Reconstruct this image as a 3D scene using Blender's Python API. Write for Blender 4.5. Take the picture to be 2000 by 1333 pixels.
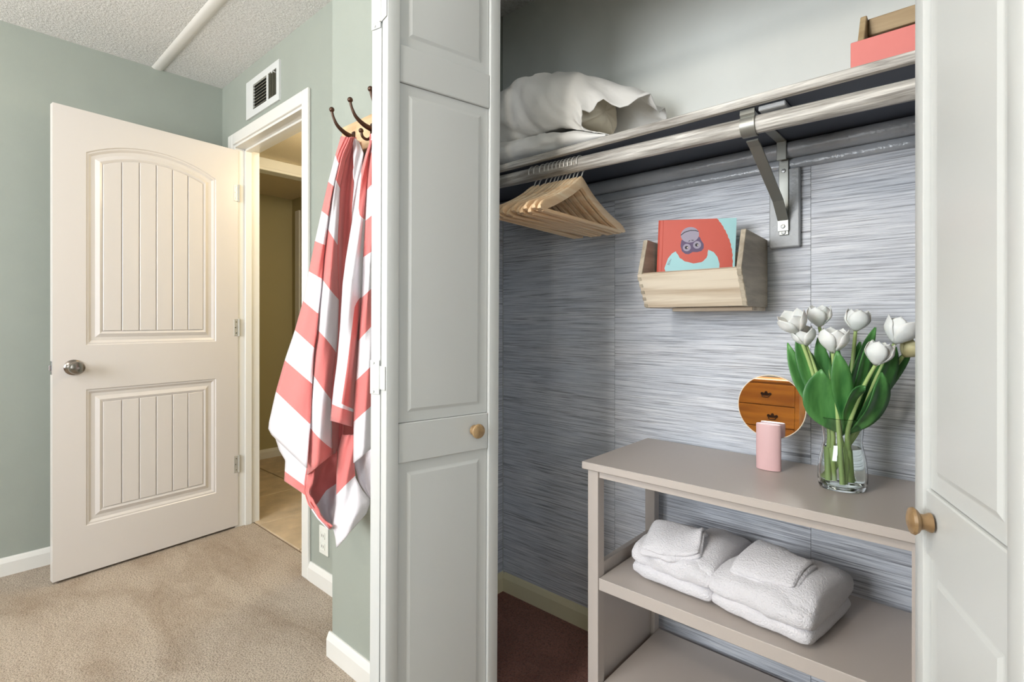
import bpy, bmesh, math, random
from mathutils import Vector, Matrix
random.seed(7)
for o in list(bpy.data.objects): bpy.data.objects.remove(o)
S = bpy.context.scene
C = S.collection
PI = math.pi
R = math.radians

# ------------------------------------------------------------------ camera, world, light, exposure
F = 1011.0; CX = 1000.0; HV = 628.0; YAW = R(41.9); CAMZ = 1.11
cam_d = bpy.data.cameras.new('camera'); cam = bpy.data.objects.new('camera', cam_d); C.objects.link(cam)
cam.location = (0, 0, CAMZ); cam.rotation_euler = (R(90), 0, YAW)
cam_d.sensor_width = 36.0; cam_d.lens = 36.0 * F / 2000.0
cam_d.shift_y = -(666.5 - HV) / 2000.0; cam_d.clip_start = 0.02
S.camera = cam

W = bpy.data.worlds.new('world'); S.world = W; W.use_nodes = True
W.node_tree.nodes['Background'].inputs[0].default_value = (0.75, 0.87, 1.0, 1)
W.node_tree.nodes['Background'].inputs[1].default_value = 1.0

def area_light(name, loc, rot, sx, sy, power, col):
    d = bpy.data.lights.new(name, 'AREA'); d.shape = 'RECTANGLE'; d.size = sx; d.size_y = sy
    d.energy = power; d.color = col
    o = bpy.data.objects.new(name, d); C.objects.link(o); o.location = loc; o.rotation_euler = rot
    return o
# daylight entering through the two windows of the bedroom (south and east walls)
area_light('window_daylight_south', (-1.35, -2.07, 1.60), (R(-90), 0, PI), 1.5, 1.2, 66, (0.92, 0.96, 1.0))
area_light('window_daylight_east', (1.37, -1.15, 1.50), (R(90), 0, R(90)), 1.3, 1.3, 15, (0.92, 0.97, 1.0))

S.view_settings.view_transform = 'Standard'; S.view_settings.look = 'None'
S.view_settings.gamma = 1.0; S.view_settings.use_curve_mapping = False
S.view_settings.exposure = 0.43

def ray(u):
    a = (u - CX) / F
    return Vector((-math.sin(YAW) + a * math.cos(YAW), math.cos(YAW) + a * math.sin(YAW)))
def pt(u, v, y=None, x=None, z=None):
    d = ray(u)
    if y is not None: t = y / d.y
    elif x is not None: t = x / d.x
    else: t = (CAMZ - z) * F / (v - HV)
    return Vector((d.x * t, d.y * t, CAMZ + (HV - v) / F * t))

# ------------------------------------------------------------------ materials
def srgb(r, g, b):
    f = lambda c: (c / 255 / 12.92) if c / 255 <= 0.04045 else ((c / 255 + 0.055) / 1.055) ** 2.4
    return (f(r), f(g), f(b), 1)
class NT:
    def __init__(s, name):
        s.m = bpy.data.materials.new(name); s.m.use_nodes = True; s.t = s.m.node_tree
        s.b = s.t.nodes['Principled BSDF']
    def n(s, typ, **kw):
        nd = s.t.nodes.new(typ)
        for k, v in kw.items():
            if hasattr(nd, k): setattr(nd, k, v)
            else: nd.inputs[k].default_value = v
        return nd
    def l(s, a, b): s.t.links.new(a, b)
    def coords(s, scale=(1, 1, 1), rot=(0, 0, 0)):
        tc = s.n('ShaderNodeTexCoord'); mp = s.n('ShaderNodeMapping')
        mp.inputs['Scale'].default_value = scale; mp.inputs['Rotation'].default_value = rot
        s.l(tc.outputs['Object'], mp.inputs['Vector']); return mp.outputs['Vector']
    def noise(s, vec, scale, detail=3, rough=0.55, dist=0.0):
        nd = s.n('ShaderNodeTexNoise'); nd.inputs['Scale'].default_value = scale
        nd.inputs['Detail'].default_value = detail; nd.inputs['Roughness'].default_value = rough
        nd.inputs['Distortion'].default_value = dist; s.l(vec, nd.inputs['Vector']); return nd.outputs['Fac']
    def ramp(s, fac, stops):
        r = s.n('ShaderNodeValToRGB'); e = r.color_ramp.elements
        e[0].position, e[0].color = stops[0]; e[1].position, e[1].color = stops[-1]
        for p, c in stops[1:-1]:
            k = e.new(p); k.color = c
        s.l(fac, r.inputs['Fac']); return r.outputs['Color']
    def bump(s, h, strength, dist):
        b = s.n('ShaderNodeBump'); b.inputs['Strength'].default_value = strength; b.inputs['Distance'].default_value = dist
        s.l(h, b.inputs['Height']); s.l(b.outputs['Normal'], s.b.inputs['Normal'])
    def mix(s, fac, a, b, mode='MIX'):
        m = s.n('ShaderNodeMix', data_type='RGBA', blend_type=mode)
        for val, idx in ((fac, 0), (a, 6), (b, 7)):
            if hasattr(val, 'is_output'): s.l(val, m.inputs[idx])
            else: m.inputs[idx].default_value = val
        return m.outputs[2]
    def set(s, **kw):
        names = dict(col='Base Color', rough='Roughness', metal='Metallic', spec='Specular IOR Level', trans='Transmission Weight', ior='IOR', sheen='Sheen Weight', coat='Coat Weight', sss='Subsurface Weight')
        for k, v in kw.items():
            i = s.b.inputs[names[k]]
            if hasattr(v, 'is_output'): s.l(v, i)
            else: i.default_value = v
        return s.m
M = {}
def plain(name, col, rough=0.5, metal=0.0, bump=0, bscale=60, var=0.0, **kw):
    t = NT(name)
    c = col
    if var or bump:
        v = t.coords()
        if var:
            f = t.noise(v, 7, 4)
            lo = tuple(x * (1 - var) for x in col[:3]) + (1,); hi = tuple(min(1, x * (1 + var)) for x in col[:3]) + (1,)
            c = t.ramp(f, [(0.3, lo), (0.7, hi)])
        if bump: t.bump(t.noise(v, bscale, 3), bump, 0.004)
    M[name] = t.set(col=c, rough=rough, metal=metal, **kw)
    return M[name]
def wood(name, c1, c2, axis, grain=70, rough=0.5, stretch=0.05, bump=0.15, **kw):
    t = NT(name); sc = [1, 1, 1]; sc['xyz'.index(axis)] = stretch
    v = t.coords(tuple(sc)); f = t.noise(v, grain, 4, 0.6, 0.6); g = t.noise(v, grain * 0.25, 2, 0.5, 1.2)
    a = t.n('ShaderNodeMath', operation='MULTIPLY'); t.l(f, a.inputs[0]); t.l(g, a.inputs[1])
    col = t.ramp(a.outputs[0], [(0.12, c1), (0.36, c2)])
    t.bump(f, bump, 0.002)
    M[name] = t.set(col=col, rough=rough, **kw); return M[name]

plain('wall_paint', srgb(154, 160, 151), 0.42, bump=0.06, bscale=220, var=0.02)
plain('closet_paint', srgb(226, 228, 222), 0.5, bump=0.06, bscale=160, var=0.02)
plain('hall_paint', srgb(176, 166, 126), 0.5, bump=0.05, bscale=200)
plain('hall_ceiling', srgb(222, 208, 182), 0.8, bump=0.3, bscale=160)
plain('trim_white', srgb(226, 224, 218), 0.32, bump=0.03, bscale=40)
plain('door_white', srgb(214, 208, 203), 0.3, bump=0.02, bscale=300)
plain('bifold_white', srgb(203, 204, 201), 0.33, bump=0.02, bscale=200)
plain('batten', srgb(228, 226, 221), 0.8)
plain('closet_base', srgb(222, 214, 180), 0.35)
t = NT('popcorn'); v = t.coords(); f = t.noise(v, 95, 4, 0.7)
t.bump(f, 0.9, 0.012); M['popcorn'] = t.set(col=t.ramp(f, [(0.35, srgb(222, 220, 216)), (0.65, srgb(248, 247, 244))]), rough=0.95)
def carpet(name, dark, mid, lite):
    t = NT(name); v = t.coords()
    fine = t.noise(v, 165, 3, 0.75); big = t.noise(t.coords((1.0, 2.6, 1), (0, 0, R(38))), 1.9, 3, 0.55, 0.9)
    md = t.noise(v, 28, 4, 0.7)
    a = t.n('ShaderNodeMath', operation='MULTIPLY_ADD'); t.l(md, a.inputs[0]); a.inputs[1].default_value = 0.35; t.l(big, a.inputs[2])
    c1 = t.ramp(a.outputs[0], [(0.50, mid), (0.78, lite)])
    c2 = t.mix(t.ramp(fine, [(0.30, (1, 1, 1, 1)), (0.55, (0, 0, 0, 1))]), c1, dark)
    h = t.n('ShaderNodeMath', operation='MULTIPLY_ADD'); t.l(md, h.inputs[0]); h.inputs[1].default_value = 0.5; t.l(fine, h.inputs[2])
    t.bump(h.outputs[0], 1.0, 0.012)
    M[name] = t.set(col=c2, rough=1.0, spec=0.05, sheen=0.25)
carpet('carpet', srgb(124, 100, 76), srgb(180, 159, 135), srgb(214, 197, 176))
carpet('carpet_red_brown', srgb(92, 46, 34), srgb(140, 82, 66), srgb(166, 108, 90))  # same texture as the room carpet, in darker, redder browns
plain('hall_tile', srgb(196, 176, 148), 0.45, bump=0.2, bscale=14, var=0.22)
plain('hall_grout', srgb(120, 100, 78), 0.9)
# grasscloth wallpaper
def grasscloth(name, off):
    t = NT(name); tc = t.n('ShaderNodeTexCoord'); mp = t.n('ShaderNodeMapping')
    mp.inputs['Scale'].default_value = (2.6, 1, 125); mp.inputs['Location'].default_value = (off, 0, off * 3)
    t.l(tc.outputs['Object'], mp.inputs['Vector']); v = mp.outputs['Vector']
    f1 = t.noise(v, 2.0, 5, 0.68, 0.15)
    mp2 = t.n('ShaderNodeMapping'); mp2.inputs['Scale'].default_value = (5, 1, 330); mp2.inputs['Location'].default_value = (off * 2, 0, 0)
    t.l(tc.outputs['Object'], mp2.inputs['Vector']); f2 = t.noise(mp2.outputs['Vector'], 1.0, 2, 0.5, 0.1)
    mp3 = t.n('ShaderNodeMapping'); mp3.inputs['Scale'].default_value = (1.2, 1, 9)
    t.l(tc.outputs['Object'], mp3.inputs['Vector']); f3 = t.noise(mp3.outputs['Vector'], 1.5, 2)
    c = t.ramp(f1, [(0.30, srgb(104, 102, 106)), (0.42, srgb(182, 184, 191)), (0.54, srgb(218, 220, 226)), (0.75, srgb(244, 244, 244))])
    c = t.mix(t.ramp(f2, [(0.30, (0.75, 0.75, 0.75, 1)), (0.40, (0, 0, 0, 1))]), c, srgb(100, 98, 102))
    c = t.mix(t.ramp(f3, [(0.35, (0.35, 0.35, 0.35, 1)), (0.65, (0, 0, 0, 1))]), c, srgb(180, 190, 204))
    s = t.n('ShaderNodeMath', operation='ADD'); t.l(f1, s.inputs[0]); t.l(f2, s.inputs[1])
    t.bump(s.outputs[0], 0.35, 0.004)
    M[name] = t.set(col=c, rough=0.42)
for i in range(4): grasscloth('grasscloth_%d' % i, i * 3.7)
wood('whitewash_x', srgb(128, 122, 114), srgb(228, 224, 216), 'x', 150, 0.5, 0.06, 0.9)
plain('cleat_paint', srgb(168, 172, 178), 0.2, bump=0.5, bscale=60, var=0.15)
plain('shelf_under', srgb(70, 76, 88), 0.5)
plain('board_grey', srgb(168, 170, 172), 0.4, bump=0.4, bscale=90, var=0.08)
plain('bracket_metal', srgb(150, 150, 143), 0.4, 0.6)
plain('screw_metal', srgb(150, 150, 148), 0.35, 0.5)
plain('hinge_metal', srgb(190, 188, 180), 0.35, 0.3)
plain('steel', srgb(205, 205, 205), 0.22, 1.0)
plain('hook_wire', srgb(214, 212, 206), 0.3, 0.35)
plain('knob_nickel', srgb(150, 142, 134), 0.2, 1.0)
plain('bronze', srgb(74, 50, 36), 0.32, 0.55)
wood('pine', srgb(196, 160, 118), srgb(232, 208, 170), 'x', 40, 0.5, 0.06)
wood('hanger_wood', srgb(228, 190, 146), srgb(248, 228, 196), 'y', 60, 0.4, 0.06)
wood('bin_wood', srgb(186, 164, 138), srgb(230, 217, 196), 'x', 55, 0.5, 0.05, 0.2)
wood('bin_wood_end', srgb(150, 138, 120), srgb(196, 184, 164), 'y', 45, 0.5, 0.12, 0.2)
wood('knob_wood', srgb(120, 92, 60), srgb(172, 142, 102), 'y', 50, 0.35, 0.15)
wood('caddy_wood', srgb(160, 134, 98), srgb(206, 182, 142), 'x', 45, 0.5, 0.08)
wood('dresser_wood', srgb(138, 74, 14), srgb(190, 118, 34), 'x', 14, 0.3, 0.12, 0.03)
plain('brass_dark', srgb(60, 36, 24), 0.35, 0.6)
plain('unit_paint', srgb(186, 176, 168), 0.36, bump=0.03, bscale=120)
plain('pink_plastic', srgb(222, 182, 182), 0.5)
plain('mirror_glass', (0.95, 0.95, 0.95, 1), 0.01, 1.0)
plain('mirror_rim', srgb(236, 222, 200), 0.4)
plain('coral', srgb(226, 128, 120), 0.55, var=0.03)
plain('paper', srgb(240, 238, 232), 0.8)
plain('cotton', srgb(240, 237, 231), 0.9, bump=0.8, bscale=16, sheen=0.2)
plain('cotton_inner', srgb(222, 212, 190), 0.9, bump=0.2, bscale=30)
plain('terry', srgb(226, 223, 226), 1.0, bump=1.0, bscale=260, sheen=0.4)
plain('petal', srgb(246, 244, 238), 0.55, sss=0.15)
plain('bud', srgb(214, 206, 160), 0.55)
t = NT('leaf_green'); v = t.coords((1, 1, 0.2)); f = t.noise(v, 40, 3)
M['leaf_green'] = t.set(col=t.ramp(f, [(0.3, srgb(48, 104, 52)), (0.7, srgb(100, 160, 86))]), rough=0.42)
plain('stem_green', srgb(172, 196, 124), 0.45)
plain('book_red', srgb(200, 88, 72), 0.45)
plain('book_blue', srgb(164, 210, 212), 0.5)
plain('book_cream', srgb(236, 226, 208), 0.6)
plain('book_grey', srgb(158, 150, 166), 0.55)
plain('book_purple', srgb(92, 76, 106), 0.55)
plain('book_black', srgb(34, 28, 40), 0.5)
plain('outlet_white', srgb(226, 226, 218), 0.35)
plain('vent_white', srgb(212, 214, 212), 0.4)
plain('vent_dark', srgb(26, 26, 22), 0.8)
plain('louver', srgb(146, 144, 126), 0.5)
plain('bulb_shade', srgb(240, 236, 226), 0.5)
g = NT('glass'); M['glass'] = g.set(col=(0.97, 1, 0.98, 1), rough=0.0, trans=1.0, ior=1.45)
g = NT('water'); M['water'] = g.set(col=(0.97, 1, 0.98, 1), rough=0.0, trans=1.0, ior=1.15)
g = NT('window_glass'); M['window_glass'] = g.set(col=(0.9, 0.95, 1, 1), rough=0.0, trans=1.0, ior=1.1)
# striped cotton towel: the attribute 'stripe' counts woven bands along the cloth
t = NT('striped_cotton'); at = t.n('ShaderNodeAttribute'); at.attribute_name = 'stripe'
md = t.n('ShaderNodeMath', operation='FLOORED_MODULO'); t.l(at.outputs['Fac'], md.inputs[0]); md.inputs[1].default_value = 2.0
gt = t.n('ShaderNodeMath', operation='GREATER_THAN'); t.l(md.outputs[0], gt.inputs[0]); gt.inputs[1].default_value = 1.0
v = t.coords(); t.bump(t.noise(v, 500, 2), 0.25, 0.003)
M['striped_cotton'] = t.set(col=t.mix(gt.outputs[0], srgb(212, 116, 112), srgb(226, 221, 225)), rough=0.95, sheen=0.25)

# ------------------------------------------------------------------ mesh helpers
def tag(o, label=None, cat=None, group=None, kind=None):
    if label: o['label'] = label
    if cat: o['category'] = cat
    if group: o['group'] = group
    if kind: o['kind'] = kind
    return o
def thing(name, label, cat, loc=(0, 0, 0), rotz=0, group=None, kind=None):
    o = bpy.data.objects.new(name, None); C.objects.link(o); o.empty_display_size = 0.05
    o.location = loc; o.rotation_euler = (0, 0, rotz)
    return tag(o, label, cat, group, kind)
def mworld(o):
    m = Matrix.Translation(o.location) @ o.rotation_euler.to_matrix().to_4x4()
    return mworld(o.parent) @ m if o.parent else m
def obj(name, bm, mat, parent=None, smooth=True, world=False, angle=35, loc=None):
    """link the bmesh as ONE mesh object; world=True: coordinates are world ones, moved into the parent's frame"""
    if world and parent: bmesh.ops.transform(bm, matrix=mworld(parent).inverted(), verts=bm.verts)
    if loc is not None: bmesh.ops.translate(bm, verts=bm.verts, vec=-Vector(loc))
    me = bpy.data.meshes.new(name); bm.normal_update(); bm.to_mesh(me); bm.free()
    if smooth:
        me.polygons.foreach_set('use_smooth', [True] * len(me.polygons)); me.set_sharp_from_angle(angle=R(angle))
    for m in (mat if isinstance(mat, (list, tuple)) else [mat]): me.materials.append(M[m])
    o = bpy.data.objects.new(name, me); C.objects.link(o)
    if loc is not None: o.location = loc
    if parent: o.parent = parent
    return o
def box(bm, a, b, bev=0.0, seg=1, mi=0, rot=None):
    a = Vector(a); b = Vector(b); c = (a + b) / 2; d = b - a
    r = bmesh.ops.create_cube(bm, size=1.0)
    vs = r['verts']; bmesh.ops.scale(bm, vec=(abs(d.x), abs(d.y), abs(d.z)), verts=vs)
    fs = set(f for v in vs for f in v.link_faces)
    if bev > 0:
        es = list(set(e for v in vs for e in v.link_edges))
        q = bmesh.ops.bevel(bm, geom=es, offset=bev, segments=seg, affect='EDGES', profile=0.5)
        vs = list(set(v for f in q['faces'] for v in f.verts)); fs = set(f for v in vs for f in v.link_faces)
    if rot is not None: bmesh.ops.transform(bm, matrix=rot, verts=vs)
    bmesh.ops.translate(bm, verts=vs, vec=c)
    if mi:
        for f in fs: f.material_index = mi
    return vs
def B(*boxes, bev=0.0, seg=1):
    bm = bmesh.new()
    for a, b in boxes: box(bm, a, b, bev, seg)
    return bm
def prism(bm, poly, fn, d0, d1, bev=0):
    """poly: 2-D outline; fn(p, d) -> 3-D point; closed solid between depths d0 and d1"""
    A = [bm.verts.new(fn(p, d0)) for p in poly]; Bv = [bm.verts.new(fn(p, d1)) for p in poly]
    n = len(poly); fs = [bm.faces.new(A), bm.faces.new(Bv[::-1])]
    for i in range(n): fs.append(bm.faces.new([A[i], Bv[i], Bv[(i + 1) % n], A[(i + 1) % n]]))
    bmesh.ops.recalc_face_normals(bm, faces=fs)
    if bev:
        es = list(set(e for f in fs for e in f.edges))
        bmesh.ops.bevel(bm, geom=es, offset=bev, segments=1, affect='EDGES')
def grid(bm, rows, closed=False, capa=False, capb=False):
    V = [[bm.verts.new(p) for p in r] for r in rows]; fs = []
    n = len(rows[0])
    for i in range(len(rows) - 1):
        for j in range(n if closed else n - 1):
            k = (j + 1) % n
            fs.append(bm.faces.new([V[i][j], V[i][k], V[i + 1][k], V[i + 1][j]]))
    if capa: fs.append(bm.faces.new(V[0][::-1]))
    if capb: fs.append(bm.faces.new(V[-1]))
    return V, fs
def tube(bm, pts, rad, seg=10, sq=None):
    pts = [Vector(p) for p in pts]; n = len(pts)
    rads = rad if isinstance(rad, (list, tuple)) else [rad] * n
    rows = []; up = None
    for i, p in enumerate(pts):
        d = (pts[min(i + 1, n - 1)] - pts[max(i - 1, 0)]).normalized()
        if up is None: up = Vector((0, 0, 1)) if abs(d.z) < 0.9 else Vector((1, 0, 0))
        s = d.cross(up).normalized(); up = s.cross(d).normalized()
        rows.append([p + (s * math.cos(2 * PI * k / seg) + up * math.sin(2 * PI * k / seg)) * rads[i] for k in range(seg)])
    V, fs = grid(bm, rows, True, True, True)
    bmesh.ops.recalc_face_normals(bm, faces=fs)
def lathe(bm, prof, seg=32, mat=Matrix.Identity(4), sx=1, sy=1, caps=True):
    rows = [[mat @ Vector((r * math.cos(2 * PI * k / seg) * sx, r * math.sin(2 * PI * k / seg) * sy, z)) for k in range(seg)] for r, z in prof]
    V, fs = grid(bm, rows, True, caps, caps)
    bmesh.ops.recalc_face_normals(bm, faces=fs)
def smoothpts(P, n=8):
    P = [Vector(p) for p in P]; out = []
    for i in range(len(P) - 1):
        p0 = P[max(i - 1, 0)]; p1 = P[i]; p2 = P[i + 1]; p3 = P[min(i + 2, len(P) - 1)]
        for k in range(n):
            t = k / n
            out.append(0.5 * ((2 * p1) + (p2 - p0) * t + (2 * p0 - 5 * p1 + 4 * p2 - p3) * t * t + (3 * p1 - p0 - 3 * p2 + p3) * t ** 3))
    out.append(P[-1]); return out
def struct(name, bm, mat, parent=None, smooth=False, label=None):
    o = obj(name, bm, mat, parent, smooth)
    if not parent: tag(o, label, None, None, 'structure')
    return o

# ------------------------------------------------------------------ the room shell
XW, YN, YH, YB = -3.16, 1.08, 0.88, 1.57           # west wall, door wall, hook wall, closet back wall
XC, ZC = -1.59, 2.42                               # outer corner of the closet, ceiling
DX0, DX1, DZ = -2.965, -2.20, 2.045                # door opening
OX0, OX1, OZ = -1.10, 0.19, 2.05                   # closet opening
struct('floor', B(((XW - .12, -2.2, -.06), (1.5, YN + .09, 0.0))), 'carpet')
struct('floor_closet', B(((-1.47, 0.99, -.055), (0.75, YB, 0.002))), 'carpet_red_brown')
fh = struct('floor_hall', B(((-4.4, YN + .09, -.06), (XC, 2.1, -0.004))), 'hall_grout')
ts = 0.46; x = -4.30
bm = bmesh.new(); box(bm, (0.004, 0.004, -.01), (ts - .004, ts - .004, 0.004), 0.002)
tile0 = obj('tile', bm, 'hall_tile', fh); first = True
for i in range(6):
    for j in range(2):
        o = tile0 if first else tile0.copy()
        if not first: C.objects.link(o); o.parent = fh
        first = False; o.location = (-4.30 + i * ts + 0.02, 1.175 + j * ts, 0)
ce = struct('ceiling', B(((XW - .12, -2.2, ZC), (1.5, YN + .12, ZC + .08))), 'popcorn')
bm = bmesh.new(); prism(bm, [(-.026, 0), (-.018, -.005), (-.008, -.007), (.008, -.007), (.018, -.005), (.026, 0)], lambda p, d: (d, 0.77 + p[0], ZC + p[1]), XW, 1.4)
obj('seam_batten', bm, 'batten', ce, True, angle=80)
struct('wall_west', B(((XW - .12, -2.2, 0), (XW, YN, ZC))), 'wall_paint')
struct('wall_north', B(((XW - .12, YN, 0), (DX0 - .02, YN + .12, ZC)), ((DX1 + .02, YN, 0), (XC, YN + .12, ZC)), ((DX0 - .02, YN, DZ + .02), (DX1 + .02, YN + .12, ZC))), 'wall_paint')
struct('wall_closet_front', B(((XC, YH, 0), (OX0, YH + .11, ZC)), ((OX1, YH, 0), (1.5, YH + .11, ZC)), ((OX0, YH, OZ), (OX1, YH + .11, ZC))), 'wall_paint')
wl = struct('wall_closet_left', B(((XC, YH + .11, 0), (-1.46, 2.1, ZC))), 'wall_paint')
obj('wallpaper_strip', B(((-1.4598, YH + .112, 0.07), (-1.457, YB - .004, 1.60))), 'grasscloth_3', wl, False)
wb = struct('wall_closet_back', B(((-1.46, YB, 0), (0.75, YB + .12, ZC))), 'closet_paint')
struct('wall_closet_right', B(((0.65, YH + .11, 0), (0.75, YB, ZC))), 'closet_paint')
struct('ceiling_closet', B(((-1.46, YH + .11, 2.37), (0.65, YB, ZC))), 'popcorn')
seams = [-1.455, -0.93, -0.33, 0.22, 0.64]
for i in range(4):
    obj('wallpaper_strip', B(((seams[i] + .0006, YB - .003, 0.07), (seams[i + 1] - .0006, YB - .0002, 1.60))), 'grasscloth_%d' % i, wb, False)
# the bedroom's other two walls with their windows
def wall_window(nm, axis, c0, thick, a0, a1, w0, w1, z0, z1, wn):
    def bx(p0, p1, q0, q1): return ((c0, p0, q0), (c0 + thick, p1, q1)) if axis == 'x' else ((p0, c0, q0), (p1, c0 + thick, q1))
    struct(nm, B(bx(a0, w0, 0, ZC), bx(w1, a1, 0, ZC), bx(w0, w1, 0, z0), bx(w0, w1, z1, ZC)), 'wall_paint')
    c0 += thick * 0.35; thick *= 0.3; t_ = .05
    win = struct(wn, B(bx(w0, w1, z0, z0 + t_), bx(w0, w1, z1 - t_, z1), bx(w0, w0 + t_, z0 + t_, z1 - t_), bx(w1 - t_, w1, z0 + t_, z1 - t_), bx(w0 + t_, w1 - t_, (z0 + z1) / 2 - .02, (z0 + z1) / 2 + .02)), 'trim_white')
    c0 += thick * 0.4; thick *= 0.1
    for q0, q1 in ((z0 + t_, (z0 + z1) / 2 - .02), ((z0 + z1) / 2 + .02, z1 - t_)):
        obj('pane', B(bx(w0 + t_, w1 - t_, q0, q1)), 'window_glass', win, False)
wall_window('wall_south', 'y', -2.22, .12, XW - .12, 1.5, -2.1, -0.6, 1.0, 2.2, 'window_1')
wall_window('wall_east', 'x', 1.40, .12, -2.1, YH, -1.8, -0.5, 0.85, 2.15, 'window_2')
# hall behind the door
struct('wall_hall_end', B(((-4.39, YN + .12, 0), (-4.27, 2.1, 2.2))), 'hall_paint')
struct('wall_hall_north', B(((-4.27, 2.0, 0), (XC, 2.1, 2.2))), 'hall_paint')
struct('wall_hall_south', B(((-4.27, YN + .0, 0), (XW - .12, YN + .12, 2.2))), 'hall_paint')
struct('ceiling_hall', B(((-4.39, YN + .12, 2.13), (XC, 2.1, 2.2))), 'hall_ceiling')
struct('trim_1', B(((-3.36, YN + .12, 2.055), (-3.30, 2.0, 2.13)), ((-3.375, YN + .12, 2.05), (-3.285, 2.0, 2.068)), bev=.003), 'trim_white')
struct('trim_2', B(((-4.19, 1.985, 0), (-4.12, 2.0, 2.02)), bev=.002), 'trim_white')
def baseboard(name, p0, p1, nrm, h=0.078, th=0.014, mat='trim_white'):
    p0 = Vector(p0); p1 = Vector(p1); n = Vector(nrm); bm = bmesh.new()
    d = (p1 - p0); prof = [(0, 0), (th, 0), (th, h * .72), (th * .55, h * .93), (th * .3, h), (0, h)]
    prism(bm, prof, lambda p, t_: Vector((*(p0 + d * t_ + n * p[0]), p[1])), 0.0, 1.0)
    o = struct(name, bm, mat); return o
baseboard('baseboard_west', (XW, -2.1), (XW, YN), (1, 0))
baseboard('baseboard_north', (DX1 + .065, YN), (XC, YN), (0, -1))
baseboard('baseboard_north_corner', (XW + .014, YN), (DX0 - .065, YN), (0, -1))
baseboard('baseboard_closet_front', (XC - .014, YH), (OX0 - .02, YH), (0, -1))
baseboard('baseboard_closet_corner', (XC, YN - .014), (XC, YH), (-1, 0))
baseboard('baseboard_closet_back', (-1.446, YB), (0.65, YB), (0, -1), mat='closet_base')
baseboard('baseboard_closet_left', (-1.46, YB), (-1.46, YH + .11), (1, 0), mat='closet_base')
baseboard('baseboard_hall_end', (-4.27, YN + .12), (-4.27, 2.0), (1, 0))
# bedroom door frame: jambs, head, stop and casing
bm = bmesh.new()
box(bm, (DX0 - .02, YN - .004, 0), (DX0, YN + .124, DZ), .001); box(bm, (DX1, YN - .004, 0), (DX1 + .02, YN + .124, DZ), .001)
box(bm, (DX0 - .02, YN - .004, DZ), (DX1 + .02, YN + .124, DZ + .02), .001)
box(bm, (DX0, YN + .045, 0), (DX0 + .011, YN + .08, DZ), .002); box(bm, (DX1 - .011, YN + .045, 0), (DX1, YN + .08, DZ), .002)
box(bm, (DX0, YN + .045, DZ - .011), (DX1, YN + .08, DZ), .002)
fr = struct('trim_3', bm, 'trim_white')
cw = 0.058
for a, b in (((DX0 - .012 - cw, YN - .016, 0), (DX0 - .012, YN, DZ + .07)), ((DX1 + .012, YN - .016, 0), (DX1 + .012 + cw, YN, DZ + .07)), ((DX0 - .012, YN - .016, DZ + .012), (DX1 + .012, YN, DZ + .07))):
    obj('casing', B((a, b), bev=.005, seg=2), 'trim_white', fr, False)
# closet head track and jamb liners
tr = struct('trim_4', B(((OX0, YH - .004, 0), (OX0 + .012, YH + .114, OZ)), ((OX1 - .012, YH - .004, 0), (OX1, YH + .114, OZ)), ((OX0, YH - .004, OZ - .012), (OX1, YH + .114, OZ))), 'trim_white')
obj('track', B(((OX0 + .012, .93, OZ - .04), (OX1 - .012, .965, OZ - .012))), 'steel', tr, False)

# ------------------------------------------------------------------ panelled doors
def ploop(x0, x1, z0, z1, d, rise=0.0, n=14):
    """outline of a panel inset by d; arched top when rise > 0. z1 is the springing height"""
    x0 += d; x1 -= d; zb = z0 + d
    pts = [(x0, zb), (x1, zb)]
    if rise <= 0:
        return pts + [(x1, z1 - d), (x0, z1 - d)]
    half = (x1 - x0) / 2 + d; rad = (half * half + rise * rise) / (2 * rise); xc = (x0 + x1) / 2; zc = z1 + rise - rad
    for k in range(n + 1):
        xx = x1 + (x0 - x1) * k / n
        pts.append((xx, zc + math.sqrt((rad - d) ** 2 - (xx - xc) ** 2)))
    return pts
def face_with_panels(bm, w, zb, zt, panels, y0=0.0):
    """flat front at y0 with holes, each hole filled by the moulding profile; returns nothing"""
    es = []
    def loop(pts, y):
        v = [bm.verts.new((p[0], y, p[1])) for p in pts]
        return v
    def edges(v): return [bm.edges.new((v[i], v[(i + 1) % len(v)])) for i in range(len(v))]
    o = loop([(0, zb), (w, zb), (w, zt), (0, zt)], y0); es += edges(o)
    for (x0, x1, z0, z1, rise, prof) in panels:
        last = loop(ploop(x0, x1, z0, z1, prof[0][0], rise), y0 + prof[0][1]); es += edges(last)
        for d, dep in prof[1:]:
            cur = loop(ploop(x0, x1, z0, z1, d, rise), y0 + dep); n = len(cur)
            for i in range(n):
                k = (i + 1) % n; bm.faces.new([last[i], last[k], cur[k], cur[i]])
            last = cur
        bm.faces.new(last)
    bmesh.ops.triangle_fill(bm, edges=es, use_beauty=True, use_dissolve=False, normal=(0, -1, 0))
    return o
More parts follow.
